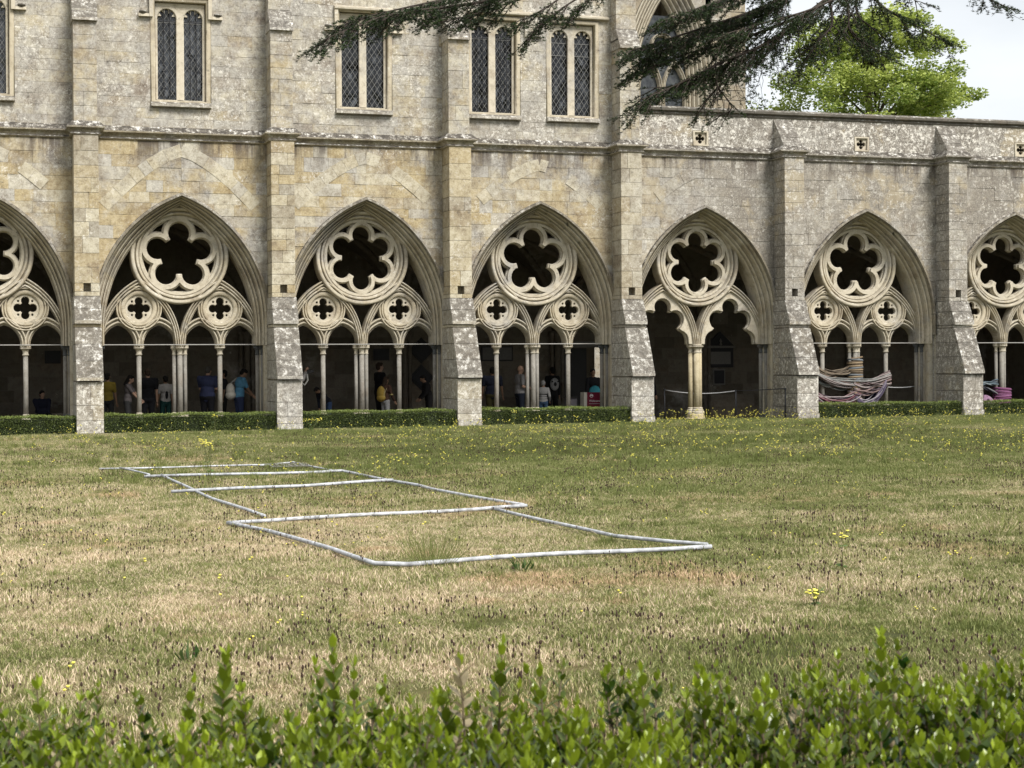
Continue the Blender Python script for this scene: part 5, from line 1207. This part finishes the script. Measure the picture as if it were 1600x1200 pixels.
def person(label, x, y, top, heading, shirt, trousers, hair, skin='light', lean=0., pitch=0., hands=None, long_hair=False, sleeves='short', sit=False, build=1., bald=False, stoop=0.):
    zf = ZFLOOR; H = (top-zf); sc = H/(1.72 if not sit else 1.28)
    if lean: sc *= 1.0/(1-.12*lean)
    t = thing('person', label, 'person', (x, y, zf)); xf = Matrix.Translation((x, y, zf)) @ rot_z(heading) @ Matrix.Scale(sc, 4)
    hz = .93 if not sit else .50
    hip = Vector((0, 0, hz)); T = Matrix.Translation(hip) @ Matrix.Rotation(lean, 4, 'Y') @ Matrix.Translation(-hip)
    up_ = lambda v: T @ Vector(v); dz = hz-.93
    chest, waist, neck = up_((.0, 0, 1.30+dz)), up_((0, 0, 1.08+dz)), up_((.0, 0, 1.46+dz))
    HT = T @ Matrix.Translation((0, 0, 1.49+dz)) @ Matrix.Rotation(pitch, 4, 'Y') @ Matrix.Translation((0, 0, -(1.49+dz)))
    hd = lambda v: HT @ Vector((v[0], v[1], v[2]+dz)); R3 = HT.to_3x3().to_4x4(); RT = T.to_3x3().to_4x4()
    hands = hands or ((.08, .25, .80), (.08, -.25, .80)); arms = []
    for sgn, hp in zip((1, -1), hands):
        sh = up_((0, sgn*.18*build, 1.40+dz)); el, wr = ik(sh, up_((hp[0], hp[1], hp[2]+dz)), .29, .25, Vector((-.6, sgn*.35, -.6))); arms.append((sh, el, wr))
    if sit: legs = [(Vector((0, s_*.10, hz)), Vector((.42, s_*.12, hz)), Vector((.42, s_*.11, .08))) for s_ in (1, -1)]
    else: legs = [(Vector((0, s_*.09, hz)), Vector((.02, s_*.10, .50)), Vector((-.01, s_*.11, .08))) for s_ in (1, -1)]
    def torso(B, g):
        B.ell(hip+Vector((0, 0, .02)), (.115*build+g, .165*build+g, .14+g)); B.cap(hip, waist, .11*build+g, .115*build+g)
        B.ell(waist, (.105*build+g, .145*build+g, .14+g), RT); B.ell(chest, (.115*build+g, .175*build+g, .17+g), RT); B.ell(up_((0, 0, 1.40+dz)), (.085+g, .185*build+g, .065+g), RT)
    B = Body(); torso(B, 0)
    B.cap(neck-Vector((0, 0, .03)), hd((.01, 0, 1.55)), .058, .052)
    B.ell(hd((.0, 0, 1.625)), (.092, .074, .098), R3, 18); B.ell(hd((.035, 0, 1.565)), (.062, .056, .07), R3, 14)
    B.ell(hd((.105, 0, 1.595)), (.018, .013, .022), R3, 8); B.ell(hd((.09, 0, 1.555)), (.014, .025, .010), R3, 8)
    for s_ in (1, -1): B.ell(hd((0, s_*.077, 1.60)), (.018, .010, .03), R3, 8); B.ell(hd((.082, s_*.03, 1.635)), (.012, .018, .008), R3, 8)
    for (sh, el, wr), s_ in zip(arms, (1, -1)):
        B.cap(sh, el, .048*build, .038); B.cap(el, wr, .038, .026); d = (wr-el).normalized(); side = d.cross(Vector((0, 0, 1)));
        side = side.normalized() if side.length > .1 else Vector((1, 0, 0)); q = d.to_track_quat('Z', 'X').to_matrix().to_4x4(); B.ell(wr+d*.05, (.040, .022, .052), q, 10)
        w_ = q @ Vector((1, 0, 0)); w_ = Vector(w_[:3]); n2 = d.cross(w_)
        for f_ in range(4):
            b0 = wr+d*.085+w_*(-.03+.02*f_); m0 = b0+d*(.034+.006*(f_ in (1, 2)))+n2*.006; B.cap(b0, m0, .0095, .009); B.cap(m0, m0+d*.024+n2*.018, .009, .0075)
        B.cap(wr+d*.03-w_*.032, wr+d*.07-w_*.06+n2*.02, .011, .009)
    for h_, k_, f_ in legs: B.cap(h_, k_, .085*build, .056); B.cap(k_, f_, .055, .038); B.ell(f_+Vector((.07, 0, -.03)), (.13, .045, .045))
    put('body', B.done('body', SKIN[skin], .012, xf), t)
    # shirt with sleeves
    B = Body(); torso(B, .016); B.cap(hip-Vector((0, 0, .02)), waist, .13*build, .13*build)
    for sh, el, wr in arms:
        e_ = el if sleeves == 'long' else sh.lerp(el, .75); B.cap(sh, e_, .064*build, .054)
        if sleeves == 'long': B.cap(el, el.lerp(wr, .93), .052, .042)
    put('shirt', B.done('shirt', cloth(shirt), .015, xf), t)
    B = Body(); B.ell(hip+Vector((0, 0, -.03)), (.13*build, .178*build, .13))
    for h_, k_, f_ in legs: B.cap(h_+Vector((0, 0, -.02)), k_, .10*build, .072); B.cap(k_, f_+Vector((0, 0, .03)), .07, .062)
    put('trousers', B.done('trousers', cloth(trousers), .017, xf), t)
    B = Body()
    for h_, k_, f_ in legs: B.ell(f_+Vector((.06, 0, -.035)), (.145, .055, .05)); B.ell(f_+Vector((-.02, 0, -.01)), (.06, .05, .07))
    put('shoes', B.done('shoes', cloth((.03, .03, .03)), .017, xf), t)
    if not bald:
        B = Body(); B.ell(hd((-.018, 0, 1.648)), (.098, .085, .088), R3, 16); B.ell(hd((-.045, 0, 1.60)), (.065, .078, .085), R3, 12); B.ell(hd((.035, 0, 1.70)), (.055, .06, .03), R3, 10)
        if long_hair: B.cap(hd((-.06, 0, 1.58)), hd((-.09, 0, 1.40)), .07, .045); B.cap(hd((-.03, .06, 1.56)), hd((-.05, .075, 1.44)), .035, .025); B.cap(hd((-.03, -.06, 1.56)), hd((-.05, -.075, 1.44)), .035, .025)
        put('hair', B.done('hair', cloth(hair), .011, xf), t)
    return t, xf, up_, dz
def carried(name, label, cat, xf, parts):
    c = xf @ Vector(parts[0][2]); t = thing(name, label, cat, tuple(c))
    for nm, mat, c0, r_, *more in parts:
        B = Body(); B.ell(c0, r_, seg=18)
        for kind_, *ar in more: getattr(B, kind_)(*ar)
        put(nm, B.done(nm, mat, .012, xf), t)
    return t
R_, L_, AWAY, TOW = 0., PI, PI/2, -PI/2
DKH, BRH, GRH = (.012, .010, .008), (.05, .032, .02), (.10, .09, .08)
person('person in a mustard top, leftmost of the queue, half behind the blotched buttress', -1.57, 2.6, 1.37, AWAY-.3, (.26, .19, .03), (.02, .02, .02), DKH, 'mid', long_hair=False)
person('woman in a grey top with dark hair, arms reaching forward, left of the first column', -1.10, 2.2, 1.30, R_-.25, (.16, .14, .14), (.05, .05, .05), DKH, 'light', .08, .35, ((.38, .10, 1.02), (.36, -.08, 1.0)), True)
person('man in a black t-shirt seen from behind, between the first column and the central shafts', -.57, 2.4, 1.48, AWAY, (.012, .012, .015), (.02, .02, .025), BRH, 'light', build=1.2)
tD = person('child in a white shirt with a black print on the back', -.08, 2.8, 1.29, AWAY+.2, (.42, .40, .38), (.01, .05, .045), DKH, 'mid', build=.95)
carried('black_back_print', 'black print on the back of the child in the white shirt', 'shirt print', tD[1], [('pouch', cloth((.01, .01, .012)), (-.14, 0, 1.12), (.03, .05, .13))])  # raised black shape modelling the printed graphic of the shirt
person('man in a navy polo shirt looking down, right of the central shafts', .93, 2.2, 1.52, AWAY-.5, (.045, .055, .12), (.015, .015, .02), GRH, 'light', .05, .5, ((.30, .12, 1.08), (.30, -.12, 1.08)), build=1.25)
person('dark-haired person standing deep in the shade behind the white rucksack', 1.55, 3.6, 1.42, L_, (.03, .03, .035), (.02, .02, .02), DKH, 'mid')
tG = person('man in a light blue t-shirt with a white rucksack, looking down to the right', 1.72, 2.0, 1.46, R_+.25, (.13, .34, .52), (.04, .055, .12), DKH, 'mid', .12, .6, ((.34, .12, 1.05), (.36, -.10, 1.02)), build=1.1)
carried('white_rucksack', 'soft cream-white rucksack on the back of the man in light blue', 'backpack', tG[1], [('sack', cloth((.62, .58, .50)), (-.24, .02, 1.10), (.12, .15, .21), ('ell', (-.23, .02, .98), (.14, .17, .14))), ('strap', cloth((.55, .52, .46)), (-.05, .14, 1.36), (.1, .02, .02), ('cap', (-.18, .13, 1.30), (.0, .14, 1.44), .02, .02), ('cap', (.0, .14, 1.44), (.12, .14, 1.28), .02, .02), ('cap', (.12, .14, 1.28), (.02, .16, 1.02), .018, .016))])
person('dark-clad person sitting low behind the hedge, far left opening', -3.17, 4.2, .89, TOW+.4, (.018, .02, .04), (.02, .02, .03), DKH, 'light', .1, .1, ((.30, .12, .80), (.30, -.12, .80)), sit=True, sleeves='long', build=1.3)
tH = person('person in black with white sleeves lifting a camera, half behind the second buttress', 3.02, 1.6, 1.56, R_, (.38, .36, .34), (.012, .012, .014), DKH, 'light', 0, 0, ((.36, .03, 1.50), (.38, -.06, 1.52)), sleeves='long')
t = thing('camera_in_hands', 'small dark camera held up beside the second buttress', 'camera', (3.44, 1.6, 1.34)); A = Acc(); A.box(3.42, 3.54, 1.52, 1.62, 1.33, 1.43); put('camera_body', A.build('camera_body', M_DARK), t); A = Acc(); A.tube([(3.54, 1.57, 1.38), (3.60, 1.57, 1.38)], .032, 10); put('lens', A.build('lens', M_IRON), t)
A = Acc(); A.tube([(3.43, 1.56, 1.33), (3.44, 1.5, 1.15), (3.36, 1.5, 1.02), (3.28, 1.54, 1.1), (3.3, 1.58, 1.3)], .022, 8); put('white_strap', A.build('white_strap', cloth((.55, .54, .5)), True), t)
person('person in a dark jacket bending low beside the left column, under the plaque wall', 4.18, 2.6, 1.02, L_+.5, (.018, .02, .03), (.05, .09, .19), DKH, 'mid', .75, .5, ((.42, .12, .9), (.40, -.1, .95)), sleeves='long')
person('tall man in a black jacket looking right, behind the yellow rucksack', 5.70, 3.0, 1.60, R_+.25, (.012, .012, .014), (.02, .02, .02), BRH, 'light', 0, 0, None, sleeves='long', build=1.1)
tK = person('shorter person in a brown top and pale trousers wearing a yellow rucksack', 5.62, 2.0, 1.22, R_+.5, (.085, .045, .03), (.42, .42, .42), BRH, 'mid', .03, .2, ((.2, .2, .95), (.22, -.22, .92)), sleeves='long', long_hair=True)
carried('yellow_rucksack', 'mustard yellow rucksack with pale piping on the back of the shorter person', 'backpack', tK[1], [('sack', cloth((.50, .34, .07)), (-.19, .0, 1.16), (.12, .17, .25), ('ell', (-.19, 0, 1.02), (.13, .18, .14))), ('piping', cloth((.6, .52, .3)), (-.2, -.17, 1.16), (.012, .012, .2), ('cap', (-.1, -.18, 1.34), (-.25, -.13, 1.0), .012, .012)), ('sleeve_band', cloth((.62, .52, .2)), (.06, -.25, 1.12), (.06, .06, .022))])
person('dark silhouette of a person bending forward by the right column', 6.98, 2.6, 1.24, L_, (.02, .018, .018), (.02, .018, .018), DKH, 'mid', .25, .3, ((.3, .15, 1.0), (.3, -.15, 1.0)), sleeves='long', build=1.1)
person('person in dark blue with one white sleeve, left of the pale notice board', 8.84, 2.8, 1.46, AWAY-.2, (.03, .035, .06), (.09, .08, .03), DKH, 'mid', 0, 0, ((.1, .3, .85), (.1, -.32, .85)), build=1.25)
person('bald man in a pale grey polo shirt facing right, hand at his chin', 9.48, 2.3, 1.50, R_+.1, (.30, .29, .29), (.015, .02, .035), GRH, 'light', .0, .15, ((.20, .05, 1.42), (.22, -.18, 1.08)), bald=True, build=1.15)
tO = person('small child in a white and black striped hooded top and jeans, by the central shafts', 10.06, 2.0, 1.08, AWAY-.5, (.48, .47, .46), (.06, .11, .20), (.42, .41, .40), 'light', 0, .1, ((.12, .22, .95), (.14, -.22, .95)), sleeves='long')
t = thing('black_top_stripes', 'black stripes round the top of the small child', 'stripe pattern', (10.06, 2.0, .5))  # thin black rings modelling the stripes of the hooded top
for q in range(4):
    B = Body(); z_ = 1.02+.09*q; B.ell((0, 0, z_), (.14, .20, .016)); put('stripe', B.done('stripe', cloth((.012, .012, .014)), .012, tO[1]), t)
tP = person('person in black carrying a white patterned rucksack, right of the central shafts', 11.0, 4.0, 1.44, AWAY, (.012, .012, .013), (.012, .012, .013), DKH, 'mid', sleeves='long')
carried('white_patterned_rucksack', 'white rucksack with a dark pattern on the back of the person in black', 'backpack', tP[1], [('sack', cloth((.42, .41, .40)), (-.20, 0, 1.20), (.08, .15, .20)), ('dark_patch', cloth((.02, .02, .02)), (-.275, 0, 1.20), (.02, .05, .07), ('ell', (-.27, .09, 1.28), (.02, .03, .03)), ('ell', (-.27, -.09, 1.28), (.02, .03, .03)))])
person('person in black standing behind the red sign', 12.02, 3.4, 1.38, TOW, (.014, .014, .016), (.012, .012, .012), DKH, 'mid', sleeves='long')
person('person in black at the left edge of the doorway bay, half behind the buttress', 13.72, 3.4, 1.38, TOW+.3, (.012, .012, .02), (.012, .012, .02), DKH, 'light', sleeves='long')
person('person in dark violet sitting behind the right shafts of the yarn-draped opening', 22.05-1.35, 3.0, .82, L_+.5, (.02, .015, .05), (.02, .015, .05), DKH, 'mid', .1, .1, ((.30, .12, .80), (.30, -.12, .80)), sit=True, sleeves='long')
def bench(label, x, y, w):
    t = thing('stone_bench', label, 'bench', (x, y, ZFLOOR)); A = Acc(); A.box(x-w/2, x+w/2, y-.2, y+.2, ZFLOOR+.40, ZFLOOR+.46); put('seat', A.build('seat', M_INT), t)
    for s_ in (-1, 1): A = Acc(); A.box(x+s_*(w/2-.12)-.08, x+s_*(w/2-.12)+.08, y-.17, y+.17, ZFLOOR, ZFLOOR+.398); put('leg', A.build('leg', M_INT), t)
bench('low stone bench under the seated person, far left opening', -3.1, 4.25, 1.6); bench('low stone bench under the seated person, yarn-draped opening', 20.7, 3.05, 1.2)

# ------------------------------------------------------------------ bright tree beyond the range
M_MAPLE = leaf_mat('maple_leaves', (.13, .21, .03), (.58, .65, .17), rough=.5, trans=.45, sc=.6); M_BARK = plain('bark', (.09, .07, .05), .9, bump=.5)
tr_ = thing('maple_tree', 'bright yellow-green broadleaf tree rising beyond the parapet', 'tree', (40.5, 38, 0))
A = Acc(); A.tube([(40.5, 38, -.3), (40.6, 38, 6), (40.3, 38, 11), (40.0, 38, 15.5), (39.7, 38, 18.5)], [.5, .4, .3, .2, .08], 12); put('trunk', A.build('trunk', M_BARK, True), tr_)
r = np.random.default_rng(5); cl = []; A = Acc()
for q in range(230):
    a_, rr2 = r.uniform(0, 2*PI), r.random()**.5; zc_ = r.uniform(11.5, 19.6); prof = math.sqrt(max(.02, 1-((zc_-14.6)/5.4)**2)); rx = (5.4 if math.cos(a_) > -.2 else 5.6)*prof
    c = np.array([40.3+math.cos(a_)*rr2*rx, 38+math.sin(a_)*rr2*rx, zc_]); cl.append((c, r.uniform(.45, 1.15)))
    if q % 4 == 0: A.tube([(40.4, 38, max(9, zc_-2.5)), tuple((c+np.array([40.4, 38, zc_-1]))/2), tuple(c)], [.07, .04, .01], 5)
put('limbs', A.build('limbs', M_BARK, True), tr_, kind='stuff')
P = []; tone = []
for c, rad_ in cl:
    n = int(330*rad_**1.6); d = r.normal(size=(n, 3)); d /= np.linalg.norm(d, axis=1)[:, None]; d[:, 2] *= .62; rr3 = r.random(n)**.35; P.append(c+d*rad_*rr3[:, None]); tone.append(np.clip(.25+.5*r.random()+r.normal(0, .2, n)+.2*d[:, 2], 0, 1))
P = np.concatenate(P); tone = np.concatenate(tone); V, F = leaf_cloud(0, P, .20, .3, 3); put('crown', npmesh('crown', V, F, M_MAPLE, np.repeat(tone, 4)), tr_, kind='stuff')
# a lower darker treetop just showing over the coping to its left
t2 = thing('distant_treetop', 'small dark green treetop just showing over the coping left of the bright tree', 'tree', (33.0, 40, 0)); P = r.normal(size=(5000, 3))*np.array([1.6, 1.2, .9])+np.array([33.2, 40, 13.3]); V, F = leaf_cloud(0, P, .2, .3, 4); put('crown', npmesh('crown', V, F, M_BOX, np.repeat(r.random(5000), 4)), t2, kind='stuff'); A = Acc(); A.tube([(33.2, 40, -.3), (33.2, 40, 13)], [.3, .1], 8); put('trunk', A.build('trunk', M_BARK), t2)

# ------------------------------------------------------------------ cedar hanging into the top of the view
M_NEED = leaf_mat('cedar_needles', (.010, .022, .008), (.070, .115, .032), rough=.5, trans=.12, sc=1.5); M_CBARK = plain('cedar_bark', (.045, .035, .028), .9)
ced = thing('cedar_tree', 'dark cedar whose drooping needle sprays hang into the top of the view', 'tree', (17.5, -20, gz(17.5)))
A = Acc(); A.tube([(17.5, -20, -.2), (17.4, -20, 3), (17.2, -20, 7), (17.0, -20, 12), (17., -20, 17)], [.6, .5, .45, .35, .15], 14); put('trunk', A.build('trunk', M_CBARK, True), ced)
LIMBS = Acc(); TW = Acc(); tufts = []
rc = random.Random(11)
LIMBS.tube([(17.2, -20, 8.6), (13.5, -19.2, 9.0), (9.5, -18.4, 8.4), (7.2, -18, 8.4), (5.0, -17.8, 8.4), (3, -17.6, 8.2)], [.2, .16, .12, .1, .07, .04], 9)
def bez(pts, n):
    out = []
    for i in range(n+1):
        f = i/n*(len(pts)-1); k = min(int(f), len(pts)-2); t = f-k
        p0, p1, p2, p3 = pts[max(k-1, 0)], pts[k], pts[k+1], pts[min(k+2, len(pts)-1)]
        out.append(.5*((2*p1)+(p2-p0)*t+(2*p0-5*p1+4*p2-p3)*t*t+(3*p1-p0-3*p2+p3)*t**3))
    return out
def twig(p, d, L_, dens=1.):
    n = max(2, int(L_/.038)); q = p.copy(); pts = [q.copy()]
    for k_ in range(n):
        d = (d+Vector((rc.uniform(-.1, .1), rc.uniform(-.1, .1), -.025+rc.uniform(-.05, .05)))).normalized(); q = q+d*(L_/n); pts.append(q.copy())
        if rc.random() < dens:
            for _ in range(1): tufts.append((q+Vector((rc.uniform(-.025, .025), rc.uniform(-.025, .025), rc.uniform(0, .02))), rc.random(), d.copy()))
    TW.tube([pts[0], pts[len(pts)//2], pts[-1]], [.005, .004, .002], 3, 0, False)
def limb(P, r0, side_L, dens=1., sub_every=.10, start=.0, droop=-.12):
    pts = bez([Vector(p) for p in P], 26); n = len(pts); LIMBS.tube(pts, [r0*(1-.85*i/n) for i in range(n)], 6); acc = 0
    for i in range(1, n):
        d = (pts[i]-pts[i-1]); acc += d.length; d = d.normalized()
        while acc > sub_every:
            acc -= sub_every; t = i/n
            if t < start: continue
            for sg in (-1, 1):
                if rc.random() > .8: continue
                sidev = Vector((-d.y, d.x, 0)).normalized()*sg; ang = rc.uniform(.45, 1.05); dd = (d*math.cos(ang)+sidev*math.sin(ang)+Vector((0, 0, droop+rc.uniform(-.42, .16)))).normalized(); LL = side_L*rc.uniform(.5, 1.15)*(1.15-.6*t)
                p = pts[i].copy(); nn = max(2, int(LL/.09)); br = [p.copy()]
                for k_ in range(nn):
                    dd = (dd+Vector((rc.uniform(-.09, .09), rc.uniform(-.09, .09), rc.uniform(-.09, .05)))).normalized(); p = p+dd*LL/nn; br.append(p.copy())
                    for s2 in (-1, 1):
                        if rc.random() < .75*dens: sd_ = Vector((-dd.y, dd.x, 0))*s2; twig(p, (dd*.75+sd_*.6+Vector((0, 0, rc.uniform(-.55, .12)))).normalized(), rc.uniform(.08, .26), .8*dens)
                twig(p, dd, .16, dens); TW.tube(br, [.010*(1-.7*k_/len(br)) for k_ in range(len(br))], 4, 0, False)
    twig(pts[-1], (pts[-1]-pts[-2]).normalized(), .2)
# left group
limb([(5.0, -17.8, 8.4), (4.0, -17.9, 7.5), (2.6, -18, 7.02), (1.2, -18, 6.75), (.65, -18, 6.56), (.12, -18, 6.32)], .035, .62, 1., .085, .3)
limb([(4.2, -17.8, 8.3), (3.2, -17.6, 7.35), (1.9, -17.6, 7.05), (.9, -17.6, 6.78), (.4, -17.6, 6.6)], .03, .55, 1., .085, .4)
limb([(4.6, -17.8, 8.3), (3.6, -18.2, 7.3), (2.6, -18.3, 6.85), (1.9, -18.3, 6.62)], .03, .5, 1., .10, .45)
limb([(5.2, -17.8, 8.3), (4.1, -18, 7.4), (3.5, -18, 6.95), (3.0, -18, 6.7)], .028, .5, .95, .11, .45)
limb([(5.6, -17.8, 8.3), (4.6, -18, 7.5), (3.9, -18, 7.05), (3.45, -18, 6.72), (3.2, -18, 6.45)], .026, .42, .9, .12, .45)
limb([(5.8, -18, 8.3), (4.9, -18, 7.6), (4.3, -18, 7.2), (3.9, -18, 6.85)], .026, .42, .9, .12, .4)
limb([(4.0, -18, 8.2), (3.0, -18.3, 7.4), (2.5, -18.4, 7.15), (2.0, -18.4, 6.95)], .026, .5, 1., .10, .4)
# right group
limb([(10.2, -18.4, 8.4), (8.9, -18, 7.75), (8.25, -18, 7.35), (7.23, -18, 6.62), (6.45, -18, 6.28), (5.6, -18, 5.85), (5.05, -18, 5.62)], .048, .85, 1., .085, .3)
limb([(9.5, -18.4, 8.3), (8.2, -18, 7.7), (7.2, -17.8, 7.2), (6.1, -17.8, 6.8), (5.0, -17.8, 6.42)], .045, .7, 1., .085, .3)
limb([(8.8, -18.3, 8.3), (7.6, -18, 7.75), (6.6, -18.2, 7.3), (5.4, -18.2, 6.85)], .04, .7, 1., .085, .3)
limb([(7.9, -18, 7.1), (7.0, -17.6, 6.75), (6.0, -17.6, 6.45), (5.1, -17.6, 6.1)], .03, .6, 1., .085, .15)
limb([(7.0, -18, 6.48), (6.55, -18, 6.05), (6.2, -18, 5.7), (6.02, -18, 5.42)], .022, .42, .7, .15, .2)
limb([(6.4, -18, 6.2), (6.3, -18.1, 5.9), (6.55, -18.1, 5.55), (6.3, -18.1, 5.4)], .02, .4, .6, .16, .2)
limb([(9.4, -18.4, 8.3), (8.9, -18.2, 7.7), (9.1, -18.2, 7.3), (9.6, -18.2, 7.05), (10.28, -18.2, 6.76)], .04, .5, 1., .085, .35)
limb([(8.6, -18, 7.6), (8.55, -18.2, 7.1), (8.6, -18.2, 6.8), (9.1, -18.2, 6.5)], .03, .65, 1., .085, .15)
limb([(8.3, -18, 7.4), (8.2, -18.3, 6.9), (7.9, -18.4, 6.6), (7.7, -18.4, 6.3)], .028, .6, 1., .10, .2)
limb([(11.5, -18.8, 8.8), (10.6, -18.3, 7.9), (11.0, -18.2, 7.55), (11.5, -18.2, 7.36)], .035, .4, 1., .14, .45)
limb([(11.0, -18.8, 8.6), (10.1, -18.3, 7.8), (9.7, -18.2, 7.5), (9.8, -18.2, 7.35)], .03, .45, 1., .14, .4)
limb([(9.0, -18.3, 8.2), (7.9, -17.7, 7.5), (6.9, -17.5, 7.05), (6.0, -17.5, 6.68), (5.3, -17.5, 6.35)], .03, .7, 1., .10, .25)
limb([(9.6, -18.3, 8.1), (8.6, -18.3, 7.5), (7.8, -18.4, 7.1), (7.0, -18.4, 6.85), (6.2, -18.4, 6.6)], .03, .7, 1., .10, .2)
limb([(6.9, -18, 6.5), (6.3, -17.8, 6.1), (5.7, -17.8, 5.9), (5.3, -17.8, 5.85)], .02, .5, .9, .12, .1)
limb([(9.3, -18.3, 8.0), (8.9, -17.9, 7.5), (8.9, -17.9, 7.15), (9.3, -17.9, 6.85)], .025, .6, 1., .10, .2)
# bare hanging twigs
for q in range(30):
    x = rc.uniform(6.6, 8.1); p = Vector((x, -18+rc.uniform(-.4, .4), 6.4+(x-6.6)*.45)); pts = [p]
    for k_ in range(8): p = p+Vector((rc.uniform(-.05, .09), rc.uniform(-.05, .05), -rc.uniform(.06, .15))); pts.append(p)
    TW.tube(pts, [.006*(1-.08*k_) for k_ in range(9)], 4, 0, False)
    for p in pts[3:]:
        if rc.random() < .45: twig(p, Vector((rc.uniform(-1, 1), rc.uniform(-.5, .5), -.3)).normalized(), rc.uniform(.08, .22), .5)
lo_ = put('limbs', LIMBS.build('limbs', M_CBARK, True), ced); tw_ = put('twigs', TW.build('twigs', M_CBARK), ced, kind='stuff')
n = len(tufts); C = np.array([tuple(t_[0]) for t_ in tufts]); tone = np.array([t_[1] for t_ in tufts]); D = np.array([tuple(t_[2]) for t_ in tufts]); K = 15
r = np.random.default_rng(9); d = r.normal(size=(n*K, 3)); d[:, 2] = np.abs(d[:, 2])*.8; d += np.repeat(D, K, 0)*.7; d /= np.linalg.norm(d, axis=1)[:, None]; b = np.cross(d, r.normal(size=(n*K, 3))); b /= np.linalg.norm(b, axis=1)[:, None]
c0 = np.repeat(C, K, 0); ln = r.uniform(.03, .052, n*K)[:, None]; V = np.stack([c0-b*.0048, c0+b*.0048, c0+d*ln], 1).reshape(-1, 3); F = np.arange(n*K*3).reshape(-1, 3)
put('needles', npmesh('needles', V, F, M_NEED, np.repeat(np.clip(tone*.7+.0, 0, 1), K*3)), ced, kind='stuff')
print('cedar tufts', n)
